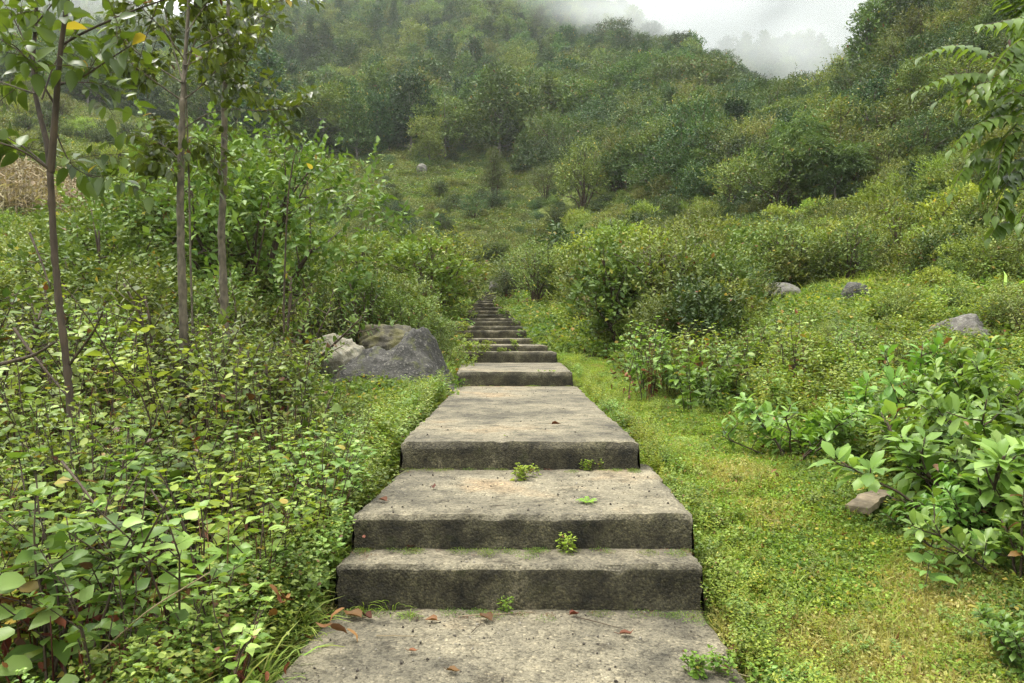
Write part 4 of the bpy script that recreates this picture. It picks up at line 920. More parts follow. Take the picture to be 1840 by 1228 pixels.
def slender(name, label, d, basepx, trunk, stems, branches, r, rtop, leaf, nleaf, seed, bark, mat='sapling', twigs=3, droop=.5, odd=.01):
    rg = np.random.default_rng(seed); b = P(basepx, 700, d); base = np.array([b[0], d, Hs(b[0], d)-.05])
    st, lf, br = MB(), MB(), MB()
    q = poly(trunk, d, base); q[0, 2] = -.1; q[0, :2] = 0; q = smooth(q, 2); q = np.stack([np.interp(np.linspace(0, 1, 60), np.linspace(0, 1, len(q)), q[:, c]) for c in range(3)], -1)
    st.tube(q+rg.normal(size=q.shape)*r*.05, np.linspace(r, rtop, 60)*(1+.05*rg.normal(size=60)+.16*(rg.random(60) < .1)), 10, .5)
    for pts, r0, r1, dd in stems:
        q = smooth(poly(pts, d, base, dd), 2); st.tube(q, np.linspace(r0, r1, len(q)), 7, .5)
        leafy(lf, br, q, rg, nleaf, leaf*.9, .55, droop, odd=odd)
    for pts, r0, dd in branches:
        q = smooth(poly(pts, d, base, dd), 3); st.tube(q, np.linspace(r0, r0*.35, len(q)), 6, .5)
        leafy(lf, br, q, rg, nleaf, leaf, .35, droop, odd=odd)
        for _ in range(twigs):
            p, a = along(q, rg.uniform(.35, .95)); dn = nrm(a*.7+rg.normal(size=3)*.6+UP*.15); t = smooth(np.stack([p, p+dn*.12, p+dn*.24-UP*.02, p+dn*rg.uniform(.28, .42)-UP*.06]), 1)
            br.tube(t, np.linspace(r0*.4, .0016, len(t)), 4, .5); leafy(lf, br, t, rg, max(4, nleaf*2//3), leaf*.85, .2, droop, odd=odd)
    e = place(name, [('trunk', st.mesh('slender_trunk', M[bark])), ('twigs', br.mesh('slender_twigs', M['stem'])), ('leaves', lf.mesh('slender_leaves', M[mat]))], base, 0, 1., label, 'tree')
    return e
slender('young_tree', 'forked young tree with a reddish trunk and large leaves at the left edge', 4.6, 128, [(130, 800), (121, 665), (108, 560), (98, 450), (92, 310)],
        [([(92, 310), (86, 255), (73, 205), (65, 165), (62, 110), (68, 40), (72, -70)], .019, .010, .25), ([(93, 310), (98, 250), (103, 190), (106, 150), (113, 80), (124, 10), (132, -70)], .023, .011, -.2)],
        [([(88, 302), (50, 268), (-10, 232)], .008, .3), ([(91, 306), (45, 272), (-25, 248)], .009, -.2), ([(106, 155), (150, 142), (200, 108), (238, 84)], .009, -.3), ([(66, 170), (35, 160), (-15, 142)], .007, .2),
         ([(102, 192), (62, 122), (30, 82), (-15, 66)], .007, -.3), ([(102, 236), (114, 268), (132, 302), (172, 322), (196, 334)], .005, .1), ([(113, 84), (150, 62), (240, 22), (305, 0), (380, -25)], .009, -.5),
         ([(63, 110), (40, 60), (20, 20), (-10, -20)], .006, .2), ([(68, 45), (90, 20), (120, -20)], .006, -.3), ([(78, 180), (98, 120), (140, 55), (155, 25)], .006, .4), ([(106, 150), (140, 150), (180, 150), (215, 165)], .005, .3)],
        .023, .020, .14, 12, 41, 'trunk_red', odd=.008)
TT = [([(328, 182), (290, 155), (255, 130), (225, 105)], .010, -.3), ([(330, 182), (360, 160), (390, 128), (425, 108)], .010, -.2), ([(331, 150), (312, 85), (300, 30), (290, -20)], .009, .5), ([(332, 152), (346, 92), (368, 40), (385, -20)], .009, .3),
      ([(328, 236), (372, 205), (420, 197), (480, 202), (548, 190)], .008, -.2), ([(328, 150), (285, 122), (250, 98), (215, 60)], .009, .6), ([(334, 110), (300, 60), (260, 20), (235, -10)], .008, -.5), ([(336, 100), (380, 75), (430, 50), (470, 20)], .008, -.4),
      ([(338, 60), (365, 20), (400, -20)], .007, .4), ([(326, 290), (300, 265), (275, 250)], .006, .3), ([(326, 260), (350, 245), (372, 262), (385, 300)], .005, .3), ([(325, 330), (300, 300), (285, 290)], .005, -.3), ([(333, 120), (360, 110), (385, 95), (440, 90)], .008, .7)]
slender('slender_tree', 'slender tree with a brown trunk and dark branching crown, middle one of the left trees', 7.4, 330, [(334, 640), (326, 470), (325, 350), (328, 260), (330, 180)],
        [([(330, 180), (333, 130), (336, 90), (341, 20), (346, -90)], .026, .014, .2)], TT, .043, .028, .125, 20, 43, 'trunk_grey', twigs=9, droop=.6)
slender('slender_tree', 'slender straight tree with a pale brown trunk, rightmost of the left trees', 8.2, 404, [(408, 660), (403, 540), (398, 420), (404, 300), (405, 180)],
        [([(405, 180), (408, 120), (411, 60), (415, -80)], .030, .018, .2)],
        [([(406, 170), (430, 140), (455, 100), (470, 70)], .009, -.3), ([(406, 150), (385, 120), (370, 90)], .008, .3), ([(407, 130), (425, 90), (450, 50), (490, 20)], .008, .2), ([(408, 110), (430, 60), (440, 10)], .008, .4), ([(406, 180), (425, 165), (445, 160), (462, 170)], .007, .2), ([(409, 90), (380, 50), (360, 0)], .008, .3), ([(410, 60), (450, 20), (520, 0), (560, -10)], .007, -.2)],
        .046, .033, .12, 18, 47, 'trunk_grey', twigs=7, droop=.6)
slender('sapling', 'thin dark sapling close behind the middle slender tree', 7.9, 345, [(348, 640), (343, 480), (341, 330), (338, 220)], [([(338, 220), (337, 180), (335, 130)], .008, .004, 0)], [([(341, 330), (360, 300), (372, 280)], .004, .1), ([(340, 280), (322, 250), (310, 235)], .004, .1)], .012, .009, .1, 7, 49, 'trunk_grey')
slender('sapling', 'sparse leafy sapling rising in front of the light green bushy tree', 9.5, 515, [(508, 640), (512, 480), (518, 350), (528, 290)], [([(528, 290), (535, 265), (548, 240)], .006, .003, 0)], [([(520, 340), (560, 330), (590, 300), (612, 292)], .005, -.3), ([(518, 380), (560, 350), (600, 340)], .005, .3), ([(526, 300), (500, 280), (490, 265)], .004, .2), ([(516, 400), (540, 370), (575, 365)], .005, -.3)], .014, .008, .11, 9, 51, 'stem')

def feather_tree():
    rg = np.random.default_rng(61); d = 4.6; b = P(1975, 900, d); base = np.array([b[0], d, Hs(b[0], d)-.05]); st, lf = MB(), MB()
    q = smooth(poly([(1975, 1000), (1965, 700), (1958, 400), (1950, 150), (1945, -120)], d, base)); q[0, 2] = -.1; st.tube(q, np.linspace(.04, .022, len(q)), 9, .5)
    arms = [((1955, 250), (1900, 170), (1868, 110)), ((1955, 330), (1900, 250), (1862, 190)), ((1956, 400), (1900, 330), (1858, 270)), ((1950, 150), (1900, 80), (1870, 30)), ((1958, 480), (1900, 420), (1862, 385)), ((1950, 120), (1890, 110), (1850, 130))]
    for k, a in enumerate(arms): q = smooth(poly(a, d, base, -.15+.1*k)); st.tube(q, np.linspace(.012, .006, len(q)), 6, .5)
    fr = [[(1868, 95), (1800, 55), (1745, 50), (1700, 72)], [(1868, 130), (1795, 105), (1735, 112), (1688, 140)], [(1862, 190), (1805, 152), (1745, 158), (1695, 200)], [(1862, 215), (1795, 205), (1745, 232), (1712, 268)],
          [(1858, 275), (1800, 268), (1768, 295), (1750, 335)], [(1872, 40), (1840, 25), (1818, 40), (1805, 75)], [(1862, 385), (1830, 368), (1808, 382), (1795, 410)], [(1858, 250), (1805, 240), (1762, 270), (1738, 312)],
          [(1850, 130), (1800, 128), (1760, 150), (1735, 185)], [(1858, 280), (1830, 280), (1810, 305), (1800, 345)], [(1870, 60), (1835, 70), (1800, 95), (1775, 130)], [(1862, 180), (1830, 175), (1800, 195), (1780, 235)], [(1860, 200), (1840, 225), (1822, 260), (1815, 310)],
          [(1870, 20), (1880, -10), (1860, -40), (1840, -50)], [(1890, 170), (1870, 220), (1850, 280), (1845, 330)], [(1862, 300), (1845, 320), (1832, 345), (1826, 380)]]
    fr = fr+[[(px+rg.normal()*14+12, py+rg.normal()*14+10) for px, py in f] for f in fr]
    for k, f in enumerate(fr):
        q = smooth(poly(f, d, base, rg.uniform(-.35, .25))); q += np.array([0, rg.uniform(-.25, .3), 0]); st.tube(q, np.linspace(.004, .0015, len(q)), 5, .5)
        n = rg.integers(9, 13); Ps, Ds, Us, Ls = [], [], [], []
        for j in range(n):
            p, a = along(q, .18+.8*j/(n-1)); sd = nrm(np.cross(a, UP)); L = .125*math.sin(math.pi*(.3+.6*j/(n-1)))*rg.uniform(.85, 1.1)
            for w in (-1, 1):
                Ps.append(p); Ds.append(sd*w*.8+a*.5-UP*rg.uniform(.35, .75)+rg.normal(size=3)*.08); Us.append(UP+a*.2+sd*w*.35); Ls.append(L)
        Ps.append(q[-1]); Ds.append(a-UP*.4); Us.append(UP); Ls.append(.09)
        Ps, Ds, Us, Ls = map(np.array, (Ps, Ds, Us, Ls)); lf.leaves(Ps, Ds, Us, Ls, Ls*.52, tints(rg, len(Ps), .01), LAN)
    place('feather_leaved_tree', [('trunk', st.mesh('feather_trunk', M['trunk_grey'])), ('leaves', lf.mesh('feather_leaves', M['pinnate']))], base, 0, 1., 'tree with glossy feather-shaped leaves reaching in from the right edge', 'tree')
feather_tree()

# ------------------------------------------------------------------ dead stems sticking out of the left thicket
for k, (pts, d, r, t) in enumerate([([(25, 590), (60, 640), (110, 700), (150, 745)], 4.9, .012, 'bent bare brown branch at the far left of the thicket'), ([(-20, 660), (60, 640), (100, 615)], 4.8, .014, 'thick broken branch crossing behind the reddish trunk'),
        ([(125, 655), (170, 595), (185, 560)], 4.6, .010, 'forked dark twig right of the reddish trunk'), ([(55, 420), (75, 470), (92, 520)], 4.9, .009, 'leaning bare stick left of the reddish trunk'),
        ([(240, 830), (275, 770), (250, 700), (195, 660)], 4.2, .006, 'long thin brown vine arching through the thicket'), ([(110, 830), (150, 880), (180, 925)], 3.2, .007, 'short dark stem in the left foreground leaves'),
        ([(150, 1200), (260, 1100), (375, 1030)], 2.6, .0035, 'long pale dry grass stem slanting through the lower left leaves'), ([(270, 880), (310, 945), (235, 1060)], 3.3, .005, 'bent brown stalk among the lower left herbs'), ([(210, 1130), (245, 1000), (300, 900)], 2.9, .0065, 'upright brown stalk among the lower left herbs')]):
    q = smooth(poly(pts, d, np.zeros(3), -.3), 2); b0 = q.mean(0); mb = MB(); mb.tube(q-b0, np.linspace(r, r*.5, len(q)), 6, .6)
    if 'grass' not in t:
        rg = np.random.default_rng(k+5)
        for _ in range(3):
            p, a = along(q-b0, rg.uniform(.3, .95)); e = nrm(a+rg.normal(size=3)*.7+UP*.3)*rg.uniform(.05, .16); mb.tube(np.stack([p, p+e*.5+rg.normal(size=3)*.006, p+e]), [r*.4, r*.3, r*.15], 4, .5)
    o = link('dead_branch', mb.mesh('dead_branch', M['straw'] if 'grass' in t else M['stem']), None, b0); tag(o, t, 'branch')

# ------------------------------------------------------------------ on the steps: leaves, twigs, weeds
def on(px, py, z):
    d = F*(EYE-z)/(py-CY); return np.array([(px-CX)/F*d, d, z])
def curled(seed, L, mat='dead'):
    rg = np.random.default_rng(seed); mb = MB(); V, Fs = tpl_ovate(rg.uniform(-.3, .1), rg.uniform(.15, .4)); mb.leaves([[-L/2, 0, .006]], [[1, 0, .1]], [[0, .1, 1]], L, L*.6, rg.random(), (V, Fs))
    mb.tube(np.array([[-L*.8, .004, .012], [-L*.5, 0, .006]]), .0012, 4, .3); return mb.mesh('fallen_leaf', M[mat])
FL = [(738, 987, .217, .08, 'curled red-brown fallen leaf at the back of the lowest narrow step'), (780, 879, .393, .055, 'dark curled fallen leaf on the landing left of the weed tuft'), (686, 903, .393, .07, 'small rusty fallen leaf near the left edge of the weedy landing'),
      (872, 1117, .003, .085, 'folded red-brown fallen leaf below the middle of the lowest riser'), (774, 1121, .003, .06, 'red-brown fallen leaf left of the folded one on the lowest landing'), (1128, 1146, .003, .07, 'rusty fallen leaf at the tip of the long dark twig'),
      (742, 1177, .003, .045, 'tiny red fallen leaf nearest to the bottom of the picture'), (1033, 1110, .003, .05, 'small fallen leaf at the upper end of the long dark twig'), (632, 1113, .003, .1, 'flat brown fallen leaf at the left end of the lowest riser'), (660, 1116, .003, .07, 'brown fallen leaf beside the flat one near the lowest riser'),
      (905, 833, .395, .05, 'brown fallen leaf at the foot of the third riser'), (1000, 765, .585, .08, 'dark fallen leaf on the long pale landing'), (815, 1214, .003, .06, 'greenish fallen leaf at the bottom edge of the lowest landing')]
for k, (px, py, z, L, t) in enumerate(FL):
    p = on(px, py, z); o = link('fallen_leaf', curled(800+k, L), None, p+[0, 0, .004]); o.rotation_euler = (0, 0, RB.uniform(0, 6.3)); tag(o, t, 'leaf')
for k, (a, b, z, r, t) in enumerate([((675, 1147), (752, 1147), .003, .003, 'short straw-coloured twig on the lowest landing'), ((830, 1112), (958, 1104), .003, .0028, 'long pale straw lying along the foot of the lowest riser'), ((1035, 1113), (1120, 1134), .003, .003, 'long dark twig slanting across the lowest landing'),
        ((880, 912), (915, 910), .393, .0025, 'thin reddish twig on the weedy landing'), ((1282, 1205), (1350, 1222), .003, .0035, 'pale dry stalk at the bottom right corner of the lowest landing'), ((848, 1140), (868, 1120), .003, .002, 'very thin upright-looking twig below the folded leaf')]):
    A, B = on(*a, z), on(*b, z); c = (A+B)/2; t_ = np.linspace(0, 1, 6)[:, None]; rg = np.random.default_rng(k); q = A*(1-t_)+B*t_-c+rg.normal(size=(6, 3))*[.004, .004, .001]+[0, 0, .006]
    mb = MB(); mb.tube(q, np.linspace(r, r*.5, 6), 5, .7); tag(link('twig', mb.mesh('twig', M['straw'] if 'straw' in t or 'pale' in t else M['stem']), None, c), t, 'twig')
WEED = [herb(810, .12, 9, .03, 'cover', OV, .1, 'stem_green', False, .7, .1, gap=.03), herb(811, .09, 12, .022, 'cover', OV, .12, 'stem_green', False, .8, .1, gap=.025)]
TW = [[('blades', tuft(812, 26, .14, 'cover', .006, .05))]]
for k, (pr, px, py, z, s, t) in enumerate([(WEED[1], 945, 862, .391, 1.0, 'flat green weed tuft in the middle of the weedy landing'), (WEED[1], 1066, 845, .391, .8, 'low weed patch against the third riser'), (WEED[0], 930, 832, .391, 1.35, 'largest weed clump growing from the foot of the third riser'),
        (WEED[0], 992, 836, .391, 1.15, 'thin weed right of the largest clump on the third riser'), (WEED[0], 1095, 836, .391, 1.0, 'weed near the right end of the third riser'), (WEED[0], 1128, 836, .391, 1.2, 'weed clump at the right corner of the third riser'), (WEED[0], 1060, 836, .391, .7, 'small weed left of the riser corner clump'),
        (WEED[0], 756, 836, .391, .8, 'small weed at the left end of the third riser'), (TW[0], 702, 1096, 0, .9, 'grassy tuft at the left foot of the lowest riser'), (TW[0], 655, 1098, 0, .8, 'grassy tuft nearest the left end of the lowest riser'), (TW[0], 735, 1112, 0, .6, 'tiny grass tuft before the lowest riser'), (WEED[0], 908, 1100, 0, .6, 'tiny two-leaved weed at the middle of the lowest riser'),
        (WEED[0], 1018, 990, .215, .7, 'tiny weed on the narrow step beside its dark riser'), (WEED[0], 983, 693, .58, 1.7, 'weed with large leaves below the fourth riser'), (WEED[1], 1280, 1222, 0, 1.0, 'weed tuft creeping onto the lowest landing at its right edge'), (FERN[0], 1056, 905, .391, .16, 'small fern leaf lying on the weedy landing')]):
    p = on(px, py, z); place('weed', pr, p, RB.uniform(0, 6.3), s, t, 'weed')
for k, (d, fx, s) in enumerate([(14.05, .2, 1.0), (14.05, .4, .8), (14.05, .06, 1.3), (14.7, .3, 1.0), (14.7, .6, .8), (17.05, .1, 1.2), (18.65, .06, 1.2), (20.3, .05, 1.2), (25.1, .8, 1.3)]):
    i = max(j for j in range(len(ST)) if ST[j][0] <= d); s_ = ST[i]; z = EYE+(CY-s_[3])/F*s_[0]
    px = s_[1]+(s_[2]-s_[1])*fx; place('weed', WEED[k % 2], ((px-CX)/F*d, d+.02, z), RB.uniform(0, 6.3), s*1.2, 'weed tuft growing on the edge of an upper block step', 'weed', 'weeds on the upper block steps')
# crumbs and grit on the landings
def chips():
    rg = np.random.default_rng(4); mb = MB(); V0 = np.array([[1, 0, 0], [-1, 0, 0], [0, 1, 0], [0, -1, 0], [0, 0, .8], [0, 0, -.8]], float); F0 = np.array([[0, 2, 4], [2, 1, 4], [1, 3, 4], [3, 0, 4], [2, 0, 5], [1, 2, 5], [3, 1, 5], [0, 3, 5]])
    V0 = V0*rg.uniform(.6, 1.2, (6, 1)); mb.add(V0, [F0]); m, nt, out = newmat('soil_crumb'); p = nd(nt, 'ShaderNodeBsdfPrincipled'); p.inputs['Base Color'].default_value = (.035, .028, .02, 1); p.inputs['Roughness'].default_value = .9; nt.links.new(p.outputs[0], out.inputs[0])
    a = mb.mesh('soil_crumb', m, False); m2 = m.copy(); m2.name = 'grit_crumb'; m2.node_tree.nodes['Principled BSDF'].inputs['Base Color'].default_value = (.2, .18, .14, 1); b = mb.mesh('grit_crumb', m2, False)
    pts, sc = [], []
    for (x0, x1, y0, y1, z, n) in [(-.93, .88, 2.6, 3.45, .003, 1100), (-.80, .9, 3.8, 5.0, .393, 700), (-.72, .84, 5.2, 10.2, .585, 500), (-.8, .86, 3.52, 3.73, .217, 90)]:
        for _ in range(n):
            x, y = rg.uniform(x0, x1), rg.uniform(y0, y1)
            if fbm(np.array([x*3]), np.array([y*3]), 3, 7)[0]+rg.normal()*.15 < -.05: continue
            pts.append((x, y, z+rg.uniform(-.002, .003))); sc.append(.0018+.0085*rg.random()**5)
    n = len(pts); scatter('grit', [a, a, b], pts, rg.uniform(0, 6.3, (n, 3)), sc, rg.integers(0, 3, n), 'dark soil crumbs and grit strewn over the concrete landings', 'grit')
chips()

# ------------------------------------------------------------------ stuff on the ground
G = np.random.default_rng(21)
def pathdist(x, y): return np.abs(x-pathx(y))
def lay(name, meshes, x, y, s, label, cat, tiltn=.12, lift=0, idx=None):
    z = H(x, y); n = len(x); rot = G.normal(size=(n, 3))*tiltn; rot[:, 2] = G.uniform(0, 6.3, n)
    scatter(name, meshes, np.stack([x, y, z+lift], -1), rot, s, G.integers(0, len(meshes), n) if idx is None else idx, label, cat)
# bright low cover on the right verge and along the path
x, y = ud_points(15000, 900, 1760, 2.2, 15, G); dp = x-pathx(y); nz = fbm(x*1.3, y*1.3, 3, 33)
lim = np.interp(y, [2, 4, 6, 8, 11, 15], [2.6, 2.4, 2.3, 2.1, 1.9, 1.6])
dry = (nz+G.normal(size=len(x))*.12+np.clip((5.2-y)*.12, -.3, .3)-.12*(dp < .95+.35)) > .25
m_ = (dp > 1.0) & (dp < lim+nz) & ~dry; lay('ground_cover', PATCH['cover'], x[m_], y[m_], G.uniform(.5, 1.0, m_.sum()), 'bright green low ground cover carpeting the verge right of the steps', 'ground cover')
m_ = (dp > 1.08) & (dp < lim+nz) & dry; lay('dry_grass', PATCH['dry'], x[m_], y[m_], G.uniform(.6, 1.1, m_.sum()), 'thin yellowish dry grass on the verge right of the steps', 'grass')
m_ = (dp > 1.25) & (dp < 3.2) & (nz < .0) & (G.random(len(x)) < .35); lay('low_weeds', PATCH['dark'], x[m_], y[m_], G.uniform(.4, .9, m_.sum()), 'darker green low weeds mixed into the right verge', 'weeds')
m_ = (dp > 1.1) & (dp < 3.4) & (G.random(len(x)) < .06); lay('leaf_litter', PATCH['dead'], x[m_], y[m_], G.uniform(.5, 1, m_.sum()), 'brown dead leaves scattered in the right verge', 'leaf litter')
# verge along both sides of the upper flight and left edge strip
x, y = ud_points(14000, 200, 1400, 2.3, 46, G); dp = pathdist(x, y); near = dp-np.interp(y, [0, 16, 22, 32], [.98, 1.0, .85, .75])
m_ = (near > np.where(y > 12, .12, .02)) & (near < .35+.012*y) & ~((x > 0) & (y < 14)); lay('verge_grass', PATCH['cover']+PATCH['dry'][:1]+TUFT[:2], x[m_], y[m_], np.where(y[m_] > 12, .85, .75)*G.uniform(.5, 1.1, m_.sum()), 'yellow-green grass and small weeds lining the edges of the path', 'grass')
# knee-high weeds hugging the slab sides
for sx, y0, y1, ms in ((1, 2.3, 14, PALE+HERB[4:]), (-1, 2.3, 14, HERB)):
    n = 480; y = np.exp(G.uniform(math.log(y0), math.log(y1), n)); x = pathx(y)+sx*(.97+np.abs(G.normal(size=n))*(.12 if sx > 0 else .2)); x = np.where((y < 3.5) & (x < 0), x-.1*(3.5-y)*2, x); s = G.uniform(.12, .34, n) if sx > 0 else G.uniform(.2, .5, n)
    bo = (x < -.9) & (y > 9.6) & (y < 12.5); lay('edge_weeds', [t[0][1] for t in ms], x[~bo], y[~bo], s[~bo], 'small leafy weeds hugging the '+('right' if sx > 0 else 'left')+' sides of the lower landings', 'weeds')
n = 420; y = np.exp(G.uniform(math.log(2.4), math.log(12), n)); x = pathx(y)+G.uniform(1.1, 3.0, n); lay('scattered_weeds', [t[0][1] for t in PALE+HERB[4:]], x, y, G.uniform(.08, .24, n)*(.8+.05*y), 'small seedlings dotted over the right verge', 'weeds')
n = 330; y = np.exp(G.uniform(math.log(2.4), math.log(12), n)); x = pathx(y)+G.uniform(1.1, 3.2, n); lay('grass_tufts', TUFT, x, y, G.uniform(.14, .42, n), 'loose blades and dry stalks standing up from the right verge', 'grass')
# litter, soil and moss gathered along the foot of the risers
ft = [(3.455, -.80, .88, .004), (3.735, -.78, .9, .218), (5.02, -.72, .84, .395), (10.5, -.76, .84, .588)]
for nm, ms, n, sc, t in (('leaf_litter', PATCH['dead'], 70, .16, 'brown leaf litter packed along the foot of the risers'), ('moss', [mat_patch(398, 'cover_dark', 120, .1, .02, .012, 6, .03)], 110, .55, 'thin moss and seedlings along the foot of the risers')):
    k = G.integers(0, 4, n); a = np.array(ft)[k]; u = G.random(n); u = np.where(G.random(n) < .5, u**2.2, 1-u**2.2)
    scatter(nm, ms, np.stack([a[:, 1]+(a[:, 2]-a[:, 1])*u, a[:, 0]-np.abs(G.normal(size=n))*.05, a[:, 3]], -1), np.stack([0*u, 0*u, G.uniform(0, 6.3, n)], -1), sc*G.uniform(.5, 1.2, n), np.zeros(n, int), t, nm.replace('_', ' '))
# low undergrowth everywhere else near
x, y = ud_points(12000, -420, 2250, 2.0, 40, G); dp = pathdist(x, y); rv = (x > 0) & (x-pathx(y) < 2.2) & (y < 15)
m_ = (dp > np.where(x < 0, 1.05, 1.2)) & ~rv; lay('undergrowth', PATCH['dark']*2+PATCH['dead']*2, x[m_], y[m_], np.clip(y[m_]/5, .9, 3.2)*G.uniform(.6, 1.2, m_.sum()), 'dark low undergrowth and litter beneath the shrubs', 'undergrowth')
x, y = ud_points(3600, -420, 2250, 4.5, 22, G); dp = pathdist(x, y); rv = (x > 0) & (x-pathx(y) < 2.6) & (y < 15); bank = (CX+x/y*F > 1360) & (CX+x/y*F < 1620) & (y > 14) & (y < 24)
rk = np.array([clear(a, b_, .3) for a, b_ in zip(x, y)]); bd = (CX+x/y*F > 540) & (CX+x/y*F < 850) & (y > 6) & (y < 11)
m_ = (dp > 1.7) & ~rv & ~bank & rk & ~bd; hm = [t[0][1] for t in HERB+PALE]
lay('weedy_undergrowth', hm, x[m_], y[m_], np.clip(.35+y[m_]*.035, .45, 1.1)*G.uniform(.6, 1.15, m_.sum()), 'mixed knee-high weeds filling the gaps between the shrubs', 'undergrowth', .1)
# grassy bank on the right and the meadows
x, y = ud_points(1500, 1370, 1660, 13.5, 26, G); lay('bank_grass', TUFT+PATCH['cover'][:2], x, y, np.clip(y/14, .8, 1.8)*G.uniform(.5, 1, len(x)), 'short grass on the sloping bank around the right rocks', 'grass')
x, y = ud_points(26000, -380, 1300, 38, 150, G); px = CX+x/y*F; ok = (px < 960) | (y < 80)
corn = (px < 120+G.normal(size=len(x))*14) & (y > 44) & (y < 61)
m_ = ok & ~corn & ((pathdist(x, y) > 1.0) | (y > 52)); k = (fbm(x/7, y/7, 3, 50) > .02).astype(int)
md = [mat_patch(395, 'cover_dark', 150, 1.0, .5, .16, 30, .5), mat_patch(396, 'bush_olive', 130, 1.0, .6, .16, 60, .7), mat_patch(397, 'bush', 150, 1.0, .8, .16, 10, .5)]
ii = np.where(k == 1, G.integers(0, 2, len(x)), G.integers(0, 3, len(x)))
lay('meadow_grass', md, x[m_], y[m_], np.clip(y[m_]/70, .7, 1.6)*G.uniform(.5, 1.1, m_.sum()), 'rough grass and low scrub covering the meadow and terraces below the forest', 'grass', .15, -.05, ii[m_])
# dry maize
def maize(seed):
    rg = np.random.default_rng(seed); f = MB(); 
    for _ in range(7):
        b0 = np.array([rg.normal()*.5, rg.normal()*.5, 0]); h = rg.uniform(1.2, 2.0); q = b0+np.stack([rg.normal()*.1*np.linspace(0, 1, 4), rg.normal()*.1*np.linspace(0, 1, 4), np.linspace(-.2, h, 4)], -1)
        f.tube(q, np.linspace(.03, .012, 4), 4, rg.uniform(.5, 1))
        n = 8; p = np.array([along(q, s)[0] for s in rg.uniform(.25, 1, n)]); f.leaves(p, az(rg.uniform(0, 6.3, n), rg.uniform(-.9, .6, n)), UP+rg.normal(size=(n, 3))*.3, rg.uniform(.4, .8, n), .09, rg.uniform(.2, 1, n), BLADE)
    return f.mesh('maize_clump', M['straw'])
x, y = ud_points(1800, -320, 128, 44, 58, G); lay('maize_field', [maize(1), maize(2), md[1], md[2]], x, y, G.uniform(.7, 1.1, len(x)), 'field of dry straw-coloured maize on the left slope', 'maize field', .08, 0, np.where(G.random(len(x)) < np.clip((y-44)/9, .4, .9), G.integers(2, 4, len(x)), G.integers(0, 2, len(x))))
x, y = ud_points(70, 596, 660, 56, 63, G); lay('dry_reeds', [maize(3)], x, y, G.uniform(.5, .8, len(x)), 'small patch of dry straw-coloured stalks beside the dark cone-shaped tree', 'dry stalks', .08)

# ------------------------------------------------------------------ air, sky, light, camera
def haze():
    x0, x1, y0, y1, z0, z1 = -1560, 1560, -1560, 1560, -9, 720
    V = np.array([[x, y, z] for z in (z0, z1) for y in (y0, y1) for x in (x0, x1)], float)
    Fq = np.array([[0, 2, 3, 1], [4, 5, 7, 6], [0, 1, 5, 4], [2, 6, 7, 3], [0, 4, 6, 2], [1, 3, 7, 5]])
    m, nt, out = newmat('haze_air'); v = nt.nodes.new('ShaderNodeVolumePrincipled'); v.inputs['Density'].default_value = HAZE; v.inputs['Color'].default_value = HAZECOL; v.inputs['Anisotropy'].default_value = .2
    nt.links.new(v.outputs[0], out.inputs['Volume']); mb = MB(); mb.add(V, [Fq]); o = link('haze', mb.mesh('haze', m, False)); tag(o, 'thin white mist filling the valley air', 'haze', None, 'stuff')
HAZE = .0002; HAZECOL = (.93, .96, .97, 1)
haze()
def mist(name, label, loc, size, dens, col, nscale, seed, soft=1.0):
    """a cloud: thickest in its middle, ragged and thinning to nothing at its rim"""
    m, nt, out = newmat(name+'_vapour'); lk = nt.links.new; v = nd(nt, 'ShaderNodeVolumePrincipled'); v.inputs['Color'].default_value = (*col, 1); v.inputs['Anisotropy'].default_value = .15
    tc = nd(nt, 'ShaderNodeTexCoord'); ln = nd(nt, 'ShaderNodeVectorMath', operation='LENGTH'); lk(tc.outputs['Object'], ln.inputs[0])
    mp = nd(nt, 'ShaderNodeMapping'); mp.inputs['Location'].default_value = (seed, seed*2, 0); lk(tc.outputs['Object'], mp.inputs[0])
    n = nd(nt, 'ShaderNodeTexNoise'); n.inputs['Scale'].default_value = nscale; n.inputs['Detail'].default_value = 4; lk(mp.outputs[0], n.inputs['Vector'])
    a = nd(nt, 'ShaderNodeMath', operation='MULTIPLY_ADD'); lk(n.outputs['Fac'], a.inputs[0]); a.inputs[1].default_value = 1.5; a.inputs[2].default_value = .2
    b = nd(nt, 'ShaderNodeMath', operation='SUBTRACT'); lk(a.outputs[0], b.inputs[0]); lk(ln.outputs['Value'], b.inputs[1])
    r_ = nd(nt, 'ShaderNodeMapRange', interpolation_type='SMOOTHSTEP'); r_.inputs['From Max'].default_value = soft; r_.inputs['To Max'].default_value = dens; lk(b.outputs[0], r_.inputs['Value'])
    lk(r_.outputs[0], v.inputs['Density']); lk(v.outputs[0], out.inputs['Volume'])
    V, Fc = icos(3); mb = MB(); mb.add(V*1.02, [Fc]); o = link(name, mb.mesh(name, m), None, loc); o.scale = size; tag(o, label, 'mist', None, 'stuff')
mist('mist_bank', 'white bank of mist lying in the gap behind the right ridge', (190, 640, 300), (330, 250, 170), .028, (.66, .68, .69), 1.6, 3)
mist('mist_wisp', 'ragged wisp of mist dissolving the right shoulder of the central hill', (58, 258, 120), (62, 42, 27), .035, (.80, .82, .83), 1.5, 7)
mist('mist_patch', 'low patch of mist drifting in the gap left of the right ridge', (100, 262, 104), (58, 40, 26), .03, (.76, .78, .79), 1.7, 11)
mist('thin_mist', 'thin veil of mist over the top of the central forested hill', (-60, 560, 300), (480, 220, 120), .003, (.96, .97, .98), 2, 5)
w = bpy.data.worlds.new('World'); SC.world = w; w.use_nodes = True; nt = w.node_tree; nt.nodes.clear()
EL, AZ = 70, 290
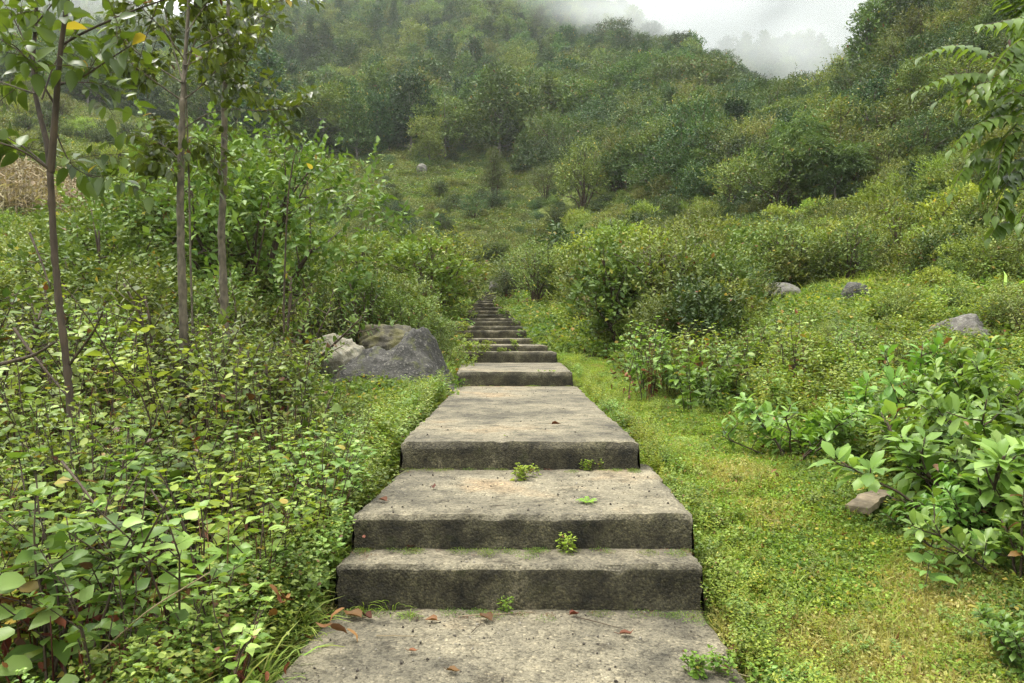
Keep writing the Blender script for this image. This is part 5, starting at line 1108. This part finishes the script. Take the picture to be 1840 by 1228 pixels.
sky = nt.nodes.new('ShaderNodeTexSky'); sky.sky_type = 'NISHITA'; sky.sun_disc = False; sky.sun_elevation = R(EL); sky.sun_rotation = R(AZ); sky.dust_density = 3
tc = nt.nodes.new('ShaderNodeTexCoord'); nz_ = nt.nodes.new('ShaderNodeTexNoise'); nz_.inputs['Scale'].default_value = 3.2; nz_.inputs['Detail'].default_value = 6; nt.links.new(tc.outputs['Generated'], nz_.inputs['Vector'])
cl = ramp(nt, [(.3, (8.2, 8.5, 8.8)), (.7, (12.2, 12.3, 12.3))]); nt.links.new(nz_.outputs[0], cl.inputs[0])
mx = nt.nodes.new('ShaderNodeMix'); mx.data_type = 'RGBA'; mx.inputs['Factor'].default_value = .88; nt.links.new(sky.outputs[0], mx.inputs[6]); nt.links.new(cl.outputs[0], mx.inputs[7])
bg = nt.nodes.new('ShaderNodeBackground'); bg.inputs['Strength'].default_value = .068; nt.links.new(mx.outputs[2], bg.inputs['Color']); wo = nt.nodes.new('ShaderNodeOutputWorld'); nt.links.new(bg.outputs[0], wo.inputs['Surface'])
sl = bpy.data.lights.new('sun', 'SUN'); sl.energy = 1.5; sl.angle = R(22); sl.color = (1, .96, .88)
so = bpy.data.objects.new('sun', sl); COL.objects.link(so)
dirv = Vector((math.sin(R(AZ))*math.cos(R(EL)), math.cos(R(AZ))*math.cos(R(EL)), math.sin(R(EL)))); so.rotation_euler = dirv.to_track_quat('Z', 'Y').to_euler(); so.location = (0, 0, 30)
cam = bpy.data.cameras.new('camera'); cam.sensor_width = 36; cam.lens = F/1840*36; cam.clip_start = .05; cam.clip_end = 6000
co = bpy.data.objects.new('camera', cam); COL.objects.link(co); co.location = (0, 0, EYE); co.rotation_euler = (R(90)-math.atan(12/F), 0, 0); SC.camera = co
SC.view_settings.view_transform = 'Standard'; SC.view_settings.look = 'None'; SC.view_settings.exposure = 2.17; SC.view_settings.gamma = 1
SC.render.engine = 'CYCLES'; c = SC.cycles; c.max_bounces = 6; c.diffuse_bounces = 2; c.transmission_bounces = 3; c.glossy_bounces = 2; c.volume_bounces = 6; c.transparent_max_bounces = 4; c.use_denoising = True; c.caustics_reflective = False; c.caustics_refractive = False
try: c.denoiser = 'OPENIMAGEDENOISE'; c.denoising_input_passes = 'RGB_ALBEDO_NORMAL'; c.denoising_prefilter = 'NONE'
except Exception: pass
